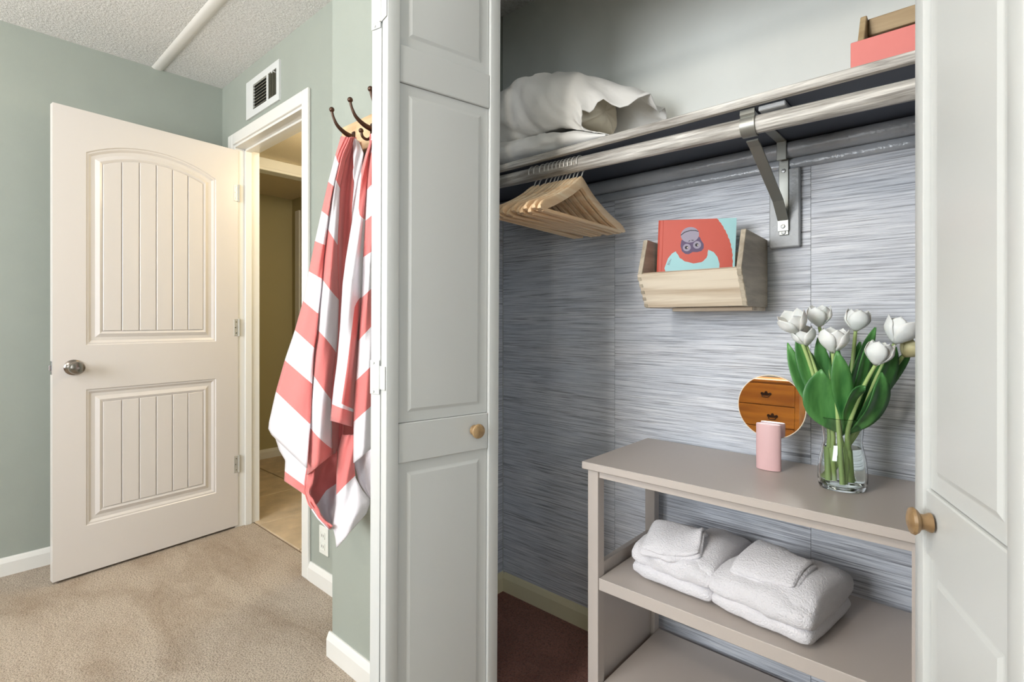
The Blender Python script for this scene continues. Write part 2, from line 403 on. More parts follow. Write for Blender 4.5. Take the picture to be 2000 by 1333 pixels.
# door_1: the white bedroom door standing open along the west wall
DW, DH = 0.764, 2.03
d1 = thing('door_1', None, None, (-2.884, 0.329, 0), R(95.6), kind='structure')
prof = [(0, 0), (.004, .004), (.010, .0045), (.020, .011), (.034, .011), (.050, .004), (.056, .006), (.062, .0095)]
UP = (.112, .652, 1.005, 1.850, .072); LP = (.112, .652, .215, .812, 0)
bm = bmesh.new()
o = face_with_panels(bm, DW, .012, DH, [UP + (prof,), LP + (prof,)])
ob = [bm.verts.new((v.co.x, .035, v.co.z)) for v in o]
for i in range(4): bm.faces.new([o[i], o[(i + 1) % 4], ob[(i + 1) % 4], ob[i]])
bm.faces.new(ob); bmesh.ops.recalc_face_normals(bm, faces=bm.faces)
slab = obj('slab', bm, 'door_white', d1, angle=12)
for (x0, x1, z0, z1, rise) in (UP, LP):
    n = 6; a = x0 + .0625; b = x1 - .0625
    lp = ploop(x0, x1, z0, z1, .0625, rise, 60)
    half = (x1 - x0) / 2
    def topz(xx):
        if not rise: return z1 - .0625
        rad = (half * half + rise * rise) / (2 * rise)
        return z1 + rise - rad + math.sqrt((rad - .0625) ** 2 - (xx - (x0 + x1) / 2) ** 2)
    for k in range(n):
        p0 = a + (b - a) * k / n + (0.0022 if k else 0); p1 = a + (b - a) * (k + 1) / n - (0.0022 if k < n - 1 else 0)
        poly = [(p0, z0 + .0625), (p1, z0 + .0625)] + [(p1 + (p0 - p1) * q / 5, topz(p1 + (p0 - p1) * q / 5)) for q in range(6)]
        bm = bmesh.new(); prism(bm, poly, lambda p, d: (p[0], d, p[1]), .0042, .0096, .0016)
        obj('plank', bm, 'door_white', d1, angle=20)
def xrot(loc, rx): return Matrix.Translation(loc) @ Matrix.Rotation(rx, 4, 'X')
bm = bmesh.new(); lathe(bm, [(.0, 0), (.033, 0), (.033, .006), (.028, .011), (.013, .014), (.0115, .032), (.020, .038), (.028, .047), (.0285, .056), (.024, .064), (.012, .068), (0.002, .0685)], 28, xrot((.068, 0, .912), PI / 2))
kn = obj('door_knob', bm, 'knob_nickel', d1)
bm = bmesh.new(); lathe(bm, [(.0, .068), (.005, .068), (.005, .071), (.001, .071)], 12, xrot((.068, 0, .912), PI / 2)); obj('lock_button', bm, 'steel', kn)
bm = B(((-.0025, .006, .885), (0, .029, .942)), bev=.0008); box(bm, (-.010, .011, .902), (-.002, .024, .925), .002); obj('latch', bm, 'steel', d1)
for z in (1.80, 1.077, .343):
    bm = B(((DW - .022, -.0022, z - .045), (DW + .003, 0.0, z + .045)), bev=.0008)
    tube(bm, [(DW + .004, -.004, z - .046), (DW + .004, -.004, z + .046)], .005, 8)
    h = obj('hinge', bm, 'hinge_metal', d1)
    for dz in (-.03, 0, .03):
        bm = bmesh.new(); lathe(bm, [(0.0003, 0), (.0035, 0), (.003, .0012), (.0003, .0014)], 8, xrot((DW - .011 - (.004 if dz == 0 else 0), -.0022, z + dz), PI / 2)); obj('screw', bm, 'steel', h)

# bifold closet doors: two leaves hinged along their edges
LW, LT = 0.302, 0.030
def knob_mesh(x, z):
    bm = bmesh.new(); lathe(bm, [(.0005, 0), (.0125, 0), (.0125, .002), (.0098, .008), (.0105, .012), (.0155, .0155), (.0178, .019), (.0165, .0225), (.010, .025), (.0005, .0258)], 28, xrot((x, 0, z), PI / 2)); return bm
def leaf(parent, loc, rz, knob=None):
    bm = bmesh.new(); st = .030
    box(bm, (0, 0, .015), (st, LT, 2.005), .0025, 2); box(bm, (LW - st, 0, .015), (LW, LT, 2.005), .0025, 2)
    box(bm, (st - .001, .016, .02), (LW - st + .001, LT - .002, 2.0))
    lf = obj('leaf', bm, 'bifold_white', parent); lf.location = loc; lf.rotation_euler = (0, 0, rz)
    rails = [(.015, .16), (.793, .882), (1.642, 1.725), (1.955, 2.005)]
    for a, b in rails:
        obj('rail', B(((st + .0008, .0035, a), (LW - st - .0008, .016, b)), bev=.0018), 'bifold_white', lf)
    pp = [(.0, .0), (.022, .0), (.024, -.0005), (.030, -.0032), (.032, -.0034)]
    for k in range(3):
        z0, z1 = rails[k][1] + .001, rails[k + 1][0] - .001; bm = bmesh.new()
        x0, x1 = st + .0015, LW - st - .0015; rows = []
        for d, dep in [(0, .007)] + pp: rows.append([(p[0], .009 + dep, p[1]) for p in ploop(x0, x1, z0, z1, d)])
        grid(bm, rows, True, False, True); bmesh.ops.recalc_face_normals(bm, faces=bm.faces)
        obj('panel', bm, 'bifold_white', lf, angle=8)
    if knob: obj('knob', knob_mesh(knob, .845), 'knob_wood', lf)
    return lf
def bifold(name, B0, rzB, knobx, A0, rzA, near):
    d = thing(name, None, None, (near[0], near[1], 0), 0, kind='structure')
    l1 = leaf(d, Vector((B0[0] - near[0], B0[1] - near[1], 0)), rzB, knobx)
    l2 = leaf(d, Vector((A0[0] - near[0], A0[1] - near[1], 0)), rzA)
    return d, l1, l2
TH = R(11.0); dn = Vector((math.sin(TH), math.cos(TH))); nB = Vector((math.cos(TH), -math.sin(TH)))
far = Vector((-0.898, .952)); nearB = far - dn * LW
hb = nearB - nB * LT                                  # back corner shared by the two leaves
dA = Vector((-math.sin(TH), math.cos(TH))); nA = Vector((-math.cos(TH), -math.sin(TH)))
nearA = hb + Vector((-.002, 0)) + nA * LT; farA = nearA + dA * LW
d2, l1, l2 = bifold('door_2', nearB, R(90) - TH, LW - .074, farA, R(-90) + TH, hb)
d2.rotation_euler = (0, R(.4), 0); d2.location.x -= .007
TH2 = R(20.7); e = Vector((math.sin(TH2), -math.cos(TH2))); nB2 = Vector((-math.cos(TH2), -math.sin(TH2)))
LWL = LW; LW = 0.276
far2 = Vector((-.0655, .93)); near2 = far2 + e * LW; hb2 = near2 - nB2 * LT
nA2 = Vector((math.cos(TH2), -math.sin(TH2))); nearA2 = hb2 + Vector((.004, 0)) + nA2 * LT
d3, r1, r2 = bifold('door_3', far2, R(-90) + TH2, .060, nearA2, R(90) - TH2, hb2)
for z in (1.80, .985, .25):                            # surface hinges across the two edges
    for dd, la in ((d2, l1), (d3, r1)):
        LW = LWL if dd is d2 else 0.276
        s = 0 if dd is d2 else LW
        sg = -1 if dd is d2 else 1
        bm = B(((s + sg * .0018 - .0009, .002, z - .026), (s + sg * .0018 + .0009, LT - .001, z + .026)), bev=.0006)
        tube(bm, [(s + sg * .003, LT + .001, z - .026), (s + sg * .003, LT + .001, z + .026)], .003, 8)
        obj('hinge', bm, 'bifold_white', la)
        lb = l2 if dd is d2 else r2; s2 = LW if dd is d2 else 0; sg2 = -sg
        bm = B(((s2 + sg2 * .0018 - .0009, .001, z - .038), (s2 + sg2 * .0018 + .0009, LT - .001, z + .038)), bev=.0006)
        box(bm, (s2 + sg2 * .0030 - .0006, .006, z - .026), (s2 + sg2 * .0030 + .0006, LT - .003, z + .026), .0004)
        for dz in (-.032, .032): lathe(bm, [(.0003, -.0022), (.003, -.002), (.003, .002), (.0003, .0022)], 8, Matrix.Translation((s2 + sg2 * .0028, .012, z + dz)) @ Matrix.Rotation(PI / 2, 4, 'Y'))
        obj('hinge', bm, 'bifold_white', lb)

# ------------------------------------------------------------------ vent, outlet
vt = thing('air_vent', 'white metal air vent grille high on wall above bedroom doorway', 'vent', (-2.61, YN, 2.14))
VX0, VX1, VZ0, VZ1 = -2.80, -2.42, 2.145, 2.335
ix0, ixm, ix1, iz0, iz1 = -2.715, -2.548, -2.448, 2.178, 2.302
bm = bmesh.new(); y0 = YN - .010
for a, b in (((VX0, y0, VZ0), (ix0, YN, VZ1)), ((ix1, y0, VZ0), (VX1, YN, VZ1)), ((ix0, y0, VZ0), (ix1, YN, iz0)), ((ix0, y0, iz1), (ix1, YN, VZ1)), ((ixm - .008, y0, iz0), (ixm + .008, YN, iz1))): box(bm, a, b)
obj('frame', bm, 'vent_white', vt, False, True)
obj('duct_back', B(((ix0, YN - .0015, iz0), (ix1, YN - .0002, iz1))), 'vent_dark', vt, False, True)
for k in range(8):
    z = iz0 + .008 + k * .0155; bm = bmesh.new()
    prism(bm, [(YN - .009, z - .002), (YN - .002, z + .005), (YN - .002, z + .0065), (YN - .009, z)], lambda p, d: (d, p[0], p[1]), ix0, ixm - .008); obj('louver', bm, 'louver', vt, False, True)
for k in range(6):
    x = ixm + .014 + k * .0145; bm = bmesh.new()
    prism(bm, [(x + .001, YN - .009), (x + .0025, YN - .009), (x - .0025, YN - .002), (x - .004, YN - .002)], lambda p, d: (p[0], p[1], d), iz0, iz1); obj('louver', bm, 'louver', vt, False, True)
bm = bmesh.new(); tube(bm, [(ix1 - .012, YN - .008, 2.285), (ix1 - .012, YN - .024, 2.287), (ix1 - .010, YN - .027, 2.275)], .003, 8); obj('damper_lever', bm, 'vent_white', vt, True, True)
ot = thing('wall_outlet', 'white duplex wall outlet low on wall behind striped towels', 'outlet', (-2.0, YN, .235))
c = pt(634, 1056, y=YN)
bm = bmesh.new(); box(bm, (c.x - .036, YN - .006, c.z - .058), (c.x + .036, YN, c.z + .058), .003, 2); obj('cover_plate', bm, 'outlet_white', ot, False, True)
for dz in (-.022, .022):
    bm = bmesh.new(); box(bm, (c.x - .016, YN - .009, c.z + dz - .014), (c.x + .016, YN - .006, c.z + dz + .014), .004, 2)
    q = obj('socket', bm, 'outlet_white', ot, False, True)
    for dx in (-.006, .006): obj('slot', B(((c.x + dx - .001 - ot.location.x, -.0095, c.z + dz - .005 - ot.location.z), (c.x + dx + .001 - ot.location.x, -.0085, c.z + dz + .005 - ot.location.z))), 'vent_dark', q, False)

# ------------------------------------------------------------------ hook rack and striped towels
hr = thing('hook_rack', 'pine board with dark bronze coat hooks on wall beside closet', 'hook rack', (-1.30, YH, 1.60))
bd = obj('board', B(((-1.50, YH - .018, 1.628), (-1.115, YH, 1.725)), bev=.002), 'pine', hr, False, True)
for hx in (-1.427, -1.325, -1.222):
    bm = bmesh.new(); yb = YH - .018; z0 = 1.672
    box(bm, (hx - .008, yb - .005, z0 - .030), (hx + .008, yb, z0 + .022), .002)
    up = smoothpts([(hx, yb - .004, z0 + .004), (hx, yb - .030, z0 + .010), (hx, yb - .056, z0 + .026), (hx, yb - .070, z0 + .050), (hx, yb - .074, z0 + .068)], 5)
    tube(bm, up, [.0085 - .0045 * min(1, i / 14) for i in range(len(up))], 10)
    lo = smoothpts([(hx, yb - .003, z0 - .016), (hx, yb - .018, z0 - .030), (hx, yb - .034, z0 - .026), (hx, yb - .039, z0 - .010)], 5)
    tube(bm, lo, .0042, 10)
    for p, r in ((up[-1], .0078), (lo[-1], .0072)):
        s = bmesh.ops.create_uvsphere(bm, u_segments=14, v_segments=10, radius=r); bmesh.ops.translate(bm, verts=s['verts'], vec=p)
    obj('hook', bm, 'bronze', hr, True, True, 50)

def interp(tab, v):
    if v <= tab[0][0]: return tab[0][1]
    for (a, p), (b, q) in zip(tab, tab[1:]):
        if v <= b: return p + (q - p) * (v - a) / (b - a)
    return tab[-1][1]
def sampled(col, n):
    """col: [(u, v, y)] -> n points evenly along the column"""
    L = [0]
    for a, b in zip(col, col[1:]): L.append(L[-1] + math.hypot(b[0] - a[0], b[1] - a[1]))
    P = []
    tu = [(l, c[0]) for l, c in zip(L, col)]; tv = [(l, c[1]) for l, c in zip(L, col)]; ty = [(l, c[2]) for l, c in zip(L, col)]
    for k in range(n):
        l = L[-1] * k / (n - 1); P.append((interp(tu, l), interp(tv, l), interp(ty, l)))
    return P
def cloth_panel(bm, lay, left, lp, right, rp, bulge, nr=46, nc=12, hem=0, curl=0.0):
    Lc = sampled(left, nr); Rc = sampled(right, nr); V = []
    for i in range(nr):
        row = []; (u0, v0, y0), (u1, v1, y1) = Lc[i], Rc[i]
        for j in range(nc):
            s = j / (nc - 1); u = u0 + (u1 - u0) * s; v = v0 + (v1 - v0) * s
            k = i / (nr - 1)
            y = y0 + (y1 - y0) * s - bulge * math.sin(PI * s) * min(1, .25 + k * 1.5) + .003 * math.sin(9 * s + 14 * k)
            w = bm.verts.new(pt(u, v, y=y)); ph = interp(lp, v0) * (1 - s) + interp(rp, v1) * s
            if hem and i >= nr - hem: ph = 0.5
            w[lay] = ph; row.append(w)
        V.append(row)
    for i in range(nr - 1):
        for j in range(nc - 1): bm.faces.new([V[i][j], V[i + 1][j], V[i + 1][j + 1], V[i][j + 1]])
def towel(name, label, base, panels):
    bm = bmesh.new(); lay = bm.verts.layers.float.new('stripe')
    for p in panels: cloth_panel(bm, lay, *p)
    o = obj(name, bm, 'striped_cotton', None, True, angle=80, loc=base)
    m = o.modifiers.new('thickness', 'SOLIDIFY'); m.thickness = .0035; m.offset = -1
    return tag(o, label, 'towel', 'striped bath towels on the hooks')
K = lambda *a: list(a)
c0 = [(666, 266, .795), (655, 303, .79), (641, 355, .775), (628, 412, .765), (615, 471, .755), (603, 530, .745), (592, 587, .735), (575, 648, .72), (556, 704, .705), (539, 764, .695), (523, 836, .685), (530, 850, .69)]
p0 = K((266, 0.05), (303, 1), (355, 2), (412, 3), (471, 4), (530, 5), (588, 6), (645, 7), (704, 8), (764, 9), (850, 9.95))
c1 = [(680, 268, .785), (664, 300, .775), (652, 353, .755), (642, 423, .735), (636, 473, .725), (628, 542, .71), (620, 612, .695), (617, 660, .69), (613, 690, .685), (610, 747, .675), (605, 823, .668), (598, 915, .665)]
p1 = K((266, 0.05), (318, 1), (362, 2), (423, 3), (479, 4), (544, 5), (612, 6), (680, 7), (750, 8), (828, 9), (920, 9.95))
c1b = [(q[0] - 1, q[1] + (0 if i else 3), q[2] + .012) for i, q in enumerate(c1[:-1])] + [(599, 928, .68)]
p1b = K((266, .05), (345, 1), (445, 2), (542, 3), (642, 4), (730, 5), (833, 6), (935, 6.95))
c2 = [(688, 268, .80), (675, 310, .79), (664, 369, .78), (661, 482, .765), (662, 586, .755), (660, 660, .75), (657, 690, .745), (649, 778, .74), (649, 860, .74), (650, 888, .74)]
p2 = K((266, .05), (369, 1), (482, 2), (586, 3), (690, 4), (783, 5), (878, 6), (900, 6.5))
c3 = [(694, 268, .82), (690, 330, .82), (688, 420, .815), (682, 520, .81), (676, 640, .80), (670, 760, .80), (668, 880, .80)]
red = K((0, .4), (2000, .45)); white = K((0, 1.4), (2000, 1.45))
c4 = [(700, 275, .835), (710, 300, .835), (704, 350, .83), (694, 420, .825), (690, 500, .82)]
backL = [(672, 275, .84), (660, 360, .835), (640, 500, .83), (620, 650, .825), (600, 800, .825), (600, 900, .825)]
backR = [(700, 275, .85), (715, 400, .85), (718, 600, .85), (718, 800, .85), (718, 900, .85)]
bp = K((260, 0), (900, 9.5))
inA_L = [(534, 845, .70), (545, 880, .715), (557, 900, .72), (555, 940, .72)]
inA_R = [(600, 880, .70), (600, 900, .70), (597, 930, .70), (595, 967, .70)]
gL = [(603, 905, .69), (598, 930, .69), (596, 960, .69), (604, 985, .69), (622, 1012, .70), (643, 1034, .71)]
gR = [(652, 870, .775), (660, 890, .78), (659, 930, .78), (657, 965, .775), (654, 1000, .765), (648, 1034, .74)]
hL = gL; hR = [(613, 915, .69), (611, 935, .69), (607, 965, .69), (613, 985, .69), (630, 1008, .70), (648, 1030, .712)]
towel('striped_towel', 'coral and white striped towel on the hook farthest from the closet', (-1.5, .76, .75), [
    (backL, bp, backR, bp, .0),
    (c2, K((260, .05), (425, .95), (426, 0.5), (2000, .5)), c3, red, -.02),
    ([(690, 268, .812), (689, 300, .81), (692, 350, .81), (688, 400, .81), (687, 440, .812)], white, c4, white, .006),
    (gL, K((900, .3), (988, .9), (1000, 1.1), (1040, 1.6)), gR, K((860, .3), (945, .99), (948, 1.1), (1040, 1.6)), -.035),
    (inA_L, white, inA_R, white, .01, 30, 10, 6),
    (c1b, p1b, c2, p2, .028),
    (c0, p0, c1, p1, .022),
    (hL, red, hR, red, .002, 30, 4)])
eL = [(727, 262, .80), (722, 300, .795), (718, 335, .79), (713, 430, .775), (709, 500, .765), (705, 590, .755), (700, 650, .75), (696, 710, .745), (691, 800, .735), (690, 905, .725)]
epL = K((260, 1.1), (300, 2), (372, 3), (432, 4), (503, 5), (583, 6), (667, 7), (745, 8), (824, 9), (905, 9.95))
eR = [(736, 240, .815), (736, 300, .80), (735, 400, .79), (734, 500, .785), (733, 600, .78), (732, 700, .77), (731, 800, .765), (731, 872, .76)]
epR = K((240, 1.1), (290, 2), (350, 3), (413, 4), (486, 5), (556, 6), (630, 7), (709, 8), (788, 9), (872, 9.95))
dL = [(730, 256, .80), (714, 300, .79), (700, 353, .775), (688, 429, .755), (675, 508, .735), (669, 555, .725), (664, 640, .715), (658, 710, .71), (652, 754, .705), (645, 822, .70)]
dpL = K((256, 1.05), (290, .9), (325, .9), (345, 1.1), (822, 1.5))
dR = [(732, 258, .80), (724, 300, .80), (719, 350, .795), (714, 430, .785), (709, 510, .775), (705, 590, .765), (699, 680, .755), (694, 760, .75), (688, 834, .745)]
dpR = K((256, 1.05), (290, 1.0), (300, 0.6), (420, 0.75), (440, 1.25), (560, 1.7), (600, 2.3), (834, 2.8))
fL = [(668, 850, .755), (659, 880, .75), (657, 930, .74), (656, 985, .73), (650, 1030, .725), (655, 1052, .725), (657, 1071, .73)]
fR = [(690, 850, .755), (691, 880, .755), (694, 933, .76), (708, 958, .77), (722, 975, .78), (722, 985, .78), (716, 1004, .785)]
iL = [(688, 850, .775), (691, 900, .775), (700, 938, .78), (720, 968, .79)]
iR = [(734, 850, .80), (732, 890, .80), (731, 940, .80), (731, 985, .80)]
towel('striped_towel', 'coral and white striped towel nearest the folding closet door', (-1.35, .79, .75), [
    (backL[:1] and [(724, 262, .845), (712, 400, .845), (700, 600, .845), (690, 850, .845)], bp, [(742, 250, .86), (742, 850, .86)], bp, .0),
    (iL, white, iR, white, -.01, 24, 8),
    (fL, K((840, .4), (968, 1), (1060, 1.8), (1062, 1.8)), fR, K((840, .4), (930, 1), (1010, 1.8)), .015, 40, 12),
    (eL, epL, eR, epR, .020),
    (dL, dpL, dR, dpR, .026, 46, 12, 3)])

# ------------------------------------------------------------------ closet shelf, rod, cleats and bracket
YS, ZS = 1.222, 1.617
sh = thing('closet_shelf', 'whitewashed wooden closet shelf across the top of the closet', 'shelf', (-.4, 1.57, 1.598))
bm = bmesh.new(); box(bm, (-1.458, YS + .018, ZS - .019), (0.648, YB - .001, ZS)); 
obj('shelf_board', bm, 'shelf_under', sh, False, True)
bm = bmesh.new(); box(bm, (-1.458, YS, ZS - .0195), (0.648, YS + .018, ZS + .0005), .002); obj('front_edge', bm, 'whitewash_x', sh, False, True)
def cleat_board(name, label, x0, x1, yf, z0, z1, rnd, mat):
    bm = bmesh.new(); pr = []
    zc, hz = (z0 + z1) / 2, (z1 - z0) / 2
    prof2 = [(YB - .004, z0)] + [(yf + rnd - rnd * math.cos(a), zc + hz * math.sin(a)) for a in [R(-90 + 180 * k / 10) for k in range(11)]] + [(YB - .004, z1)]
    prism(bm, prof2, lambda p, d: (d, p[0], p[1]), x0, x1)
    return tag(obj(name, bm, mat, None, True, angle=50, loc=(0, YB, z0)), label, 'cleat')
def half(x0, x1, yf, z0, z1, rnd):
    bm = bmesh.new(); zc, hz = (z0 + z1) / 2, (z1 - z0) / 2
    pr = [(YB - .004, z1), (YB - .004, z0)] + [(yf + rnd * (1 - math.cos(R(-90 + 18 * k))), zc + hz * math.sin(R(-90 + 18 * k))) for k in range(11)]
    prism(bm, pr, lambda p, d: (d, p[0], p[1]), x0, x1); return bm
tag(obj('shelf_cleat', half(-1.458, 0.648, 1.528, 1.554, 1.5975, .02), 'cleat_paint', None, True, angle=50, loc=(-.4, YB, 1.554)), 'glossy grey rounded cleat running under the closet shelf along wall', 'cleat')
tag(obj('cleat_moulding', half(-1.458, 0.648, 1.550, 1.526, 1.5535, .006), 'cleat_paint', None, True, angle=50, loc=(-.4, YB, 1.526)), 'narrow grey moulding strip at top edge of the grasscloth', 'moulding')
YR, ZR, RR = 1.262, 1.558, .0205
def rodz(x): return 1.5575 + (-.05 - x) * .0165 if x < -.05 else 1.5575
bm = bmesh.new(); tube(bm, [(-1.458, YR, rodz(-1.458)), (-.8, YR, rodz(-.8)), (-.05, YR, rodz(-.05)), (0.648, YR, 1.5465)], RR, 24)
tag(obj('hanging_rod', bm, 'whitewash_x', None, True, angle=60, loc=(-.4, YR, ZR)), 'round whitewashed wooden clothes rod below the closet shelf', 'rod')
mb = thing('mounting_board', 'grey painted board on wallpaper behind the shelf bracket', 'board', (-.391, YB, 1.312))
obj('plate', B(((-.429, 1.548, 1.312), (-.353, YB - .003, 1.526)), bev=.003), 'board_grey', mb, False, True)
br = thing('shelf_bracket', 'grey steel shelf and rod bracket with diagonal arm', 'bracket', (-.391, 1.547, 1.36))
bx_ = -.391
obj('wall_strap', B(((bx_ - .012, 1.5435, 1.345), (bx_ + .012, 1.5475, 1.553)), ((bx_ - .012, 1.522, 1.545), (bx_ + .012, 1.527, 1.597)), bev=.001), 'bracket_metal', br, False, True)
bm = bmesh.new(); box(bm, (bx_ - .012, YS + .03, 1.5935), (bx_ + .012, 1.527, 1.5975), .001); obj('shelf_arm', bm, 'bracket_metal', br, False, True)
def strap(bm, P, w=.013, th=.0022):
    rows = []
    for i, p in enumerate(P):
        d = (Vector(P[min(i + 1, len(P) - 1)]) - Vector(P[max(i - 1, 0)])).normalized(); n = Vector((0, -d.z, d.y)) ; p = Vector(p)
        rows.append([p + Vector((-w, 0, 0)) + n * th, p + Vector((w, 0, 0)) + n * th, p + Vector((w, 0, 0)) - n * th, p + Vector((-w, 0, 0)) - n * th])
    V, fs = grid(bm, rows, True, True, True); bmesh.ops.recalc_face_normals(bm, faces=fs)
bm = bmesh.new(); strap(bm, [(bx_, 1.540, 1.356), (bx_, 1.538, 1.385), (bx_, 1.49, 1.43), (bx_, 1.30, 1.527), (bx_, 1.278, 1.534)], .013); obj('diagonal_arm', bm, 'bracket_metal', br, False, True)
bm = bmesh.new(); strap(bm, [(bx_, YR + (RR + .003) * math.cos(R(a)), rodz(bx_) + (RR + .003) * math.sin(R(a))) for a in range(-60, -236, -12)] + [(bx_, YR - .020, 1.585), (bx_, YR - .018, 1.596)], .016, .0018); obj('rod_hook', bm, 'bracket_metal', br, True, True)
for z in (1.368, 1.352, 1.52):
    bm = bmesh.new(); lathe(bm, [(.0003, 0), (.006, 0), (.005, .003), (.0003, .0038)], 12, xrot((bx_, 1.5375 if z < 1.4 and z > 1.36 else 1.5435, z), PI / 2)); obj('screw', bm, 'screw_metal', br, True, True)
obj('spacer_block', B(((-.368, 1.245, 1.586), (-.312, 1.36, 1.5975)), bev=.002), 'board_grey', sh, False, True)

# ------------------------------------------------------------------ hangers
ORD = ['first', 'second', 'third', 'fourth', 'fifth', 'sixth', 'seventh', 'eighth', 'ninth', 'tenth', 'eleventh', 'twelfth']
def hanger(label):
    h = thing('wooden_hanger', label, 'hanger', (0, 0, 0), 0, 'wooden hangers on the closet rod')
    zt = -.045
    bm = bmesh.new(); rows = []
    N = 40
    for i in range(N + 1):
        s = -1 + 2 * i / N; a = abs(s); y = s * .222
        zc = zt - .014 - .108 * (a ** 1.15) - .012 * math.sin(PI * min(1, a * 1.0)) + (.006 * math.exp(-(s * 7) ** 2))
        hh = .0145 + .003 * math.exp(-(s * 4) ** 2) - .001 * a; hh *= math.sqrt(max(.12, 1 - max(0, (a - .90) / .10) ** 2)); th = .0055
        sh_ = .020 * a * a                          # the shoulders curve gently forward
        rows.append([(sh_ + th, y, zc - hh), (sh_ + th, y, zc + hh - .004), (sh_ + th * .5, y, zc + hh), (sh_ - th * .5, y, zc + hh), (sh_ - th, y, zc + hh - .004), (sh_ - th, y, zc - hh)])
    V, fs = grid(bm, rows, True, True, True); bmesh.ops.recalc_face_normals(bm, faces=fs)
    obj('shoulder', bm, 'hanger_wood', h, True, angle=50)
    bm = bmesh.new(); tube(bm, [(.017, -.203, zt - .126), (.017, .203, zt - .126)], .0055, 10); obj('trouser_bar', bm, 'hanger_wood', h)
    P = [(0, 0, zt - .01), (0, 0, zt + .004)] + [(0, .0235 * math.cos(R(a)) , .0 + .0235 * math.sin(R(a))) for a in range(-60, 205, 15)]
    P[1] = (0, .004, -.036)
    bm = bmesh.new(); tube(bm, P, .0019, 8); obj('hook', bm, 'hook_wire', h)
    return h
def copy_tree(o, parent=None):
    c = o.copy(); C.objects.link(c)
    if parent: c.parent = parent
    for ch in list(o.children): copy_tree(ch, c)
    return c
h0 = None
xs = [-.862, -.879, -.893, -.907, -.921, -.935, -.950, -.964, -.979, -.998, -1.022, -1.041]
yaw = [1, 1, 0, 1, 0, 1, 1, -1, -2, -1, 1, 0]
for i, x in enumerate(xs):
    lab = 'foremost light wooden hanger, nearest the open middle of the rod' if i == 0 else '%s light wooden hanger counted from the foremost one on the rod' % ORD[i]
    if h0 is None: h = h0 = hanger(lab)
    else: h = copy_tree(h0); h['label'] = lab
    h.location = (x, YR, rodz(x)); h.rotation_euler = (R(random.uniform(-2, 2)), 0, R(yaw[i]))

# ------------------------------------------------------------------ pillows
from mathutils import noise as mn
def pillow(name, label, rings, seg=56, amp=.012, seed=0, inner=None, flat=None):
    o = thing(name, label, 'pillow', (rings[0][0] * .5 + rings[-1][0] * .5, rings[len(rings) // 2][3], ZS))
    def interp_r(t_):
        xs_ = [r[0] for r in rings]
        return [interp([(r[0], r[k]) for r in rings], t_) for k in range(5)]
    n = 60; rows = []
    sm = smoothpts([Vector((r[0], r[1], r[2])) for r in rings], 8); sm2 = smoothpts([Vector((r[0], r[3], r[4])) for r in rings], 8)
    for q, (a, b) in enumerate(zip(sm, sm2)):
        row = []; fr_ = q / (len(sm) - 1)
        for k in range(seg):
            an = 2 * PI * k / seg; ca, sa = math.cos(an), math.sin(an)
            e_ = .72
            yy = b.y + b.z * math.copysign(abs(ca) ** e_, ca); zz = a.y + a.z * math.copysign(abs(sa) ** .85, sa)
            xx = a.x
            if inner: xx = rings[0][0] + (a.x - rings[0][0]) * (1 - .26 * max(0, -ca) ** .9 * (.80 + .20 * sa) * fr_ ** 2)
            p = Vector((xx, yy, zz))
            w = mn.noise(Vector((a.x * 9 + seed, yy * 5, zz * 7))) * 1.1 + mn.noise(Vector((a.x * 16 + yy * 14 + seed, yy * 18, zz * 14))) * .55 - .9 * (1 - abs(mn.noise(Vector((a.x * 11 + zz * 9 + seed * 2, yy * 9, zz * 5))))) ** 9
            w += .5 * math.sin(a.x * 34 + yy * 22 + zz * 30 + seed) * max(0, mn.noise(Vector((a.x * 5, yy * 5, zz * 5 + seed)))) 
            p += Vector((0, ca, sa)) * w * amp
            if inner and fr_ > .80:
                r_ = (fr_ - .80) / .20; p += Vector((.02 * math.sin(5 * an), ca * .5, sa)) * .018 * r_ * math.sin(11 * an + seed)
            if inner:
                kx = interp([(-1.45, .30), (-1.3, 1), (-.95, 1), (-.80, .35), (-.74, 0)], p.x); ky = max(0, 1 - (abs(p.y - 1.39) / .17) ** 3)
                p.z = max(p.z, ZS + .006 + .095 * kx * ky ** .5)
            p.z = max(p.z, ZS + .003); p.y = min(p.y, YB - .008)
            row.append(p)
        rows.append(row)
    bm = bmesh.new(); grid(bm, rows, True, True, inner is None); bmesh.ops.recalc_face_normals(bm, faces=bm.faces)
    c = obj('pillowcase', bm, 'cotton', o, True, True, 70)
    if inner:
        m = c.modifiers.new('thickness', 'SOLIDIFY'); m.thickness = .002
        bm = bmesh.new(); ri = []
        m_ = int(len(rows) * .62); cen = sum(rows[m_], Vector()) / seg
        for sc, dx in ((.90, -.06), (.86, -.01), (.78, .03), (.62, .06), (.34, .078), (.02, .082)):
            ri.append([cen + (p - cen) * sc + Vector((dx + .006 * mn.noise(p * 30), 0, -.03 * dx / .1)) for p in rows[m_]])
        grid(bm, ri, True, False, True); bmesh.ops.recalc_face_normals(bm, faces=bm.faces)
        obj('pillow_insert', bm, 'cotton_inner', o, True, True, 70)
    return o
pillow('bed_pillow', 'plump rumpled white pillow with open case end, topmost on closet shelf',
       [(-1.445, 1.80, .02, 1.40, .06), (-1.40, 1.80, .06, 1.40, .13), (-1.28, 1.805, .088, 1.39, .15), (-1.15, 1.808, .108, 1.385, .155), (-1.03, 1.808, .118, 1.385, .155), (-.93, 1.780, .114, 1.39, .15), (-.85, 1.752, .108, 1.40, .14), (-.775, 1.715, .092, 1.405, .14), (-.715, 1.69, .074, 1.41, .14)], seed=3.1, inner=True, amp=.012)
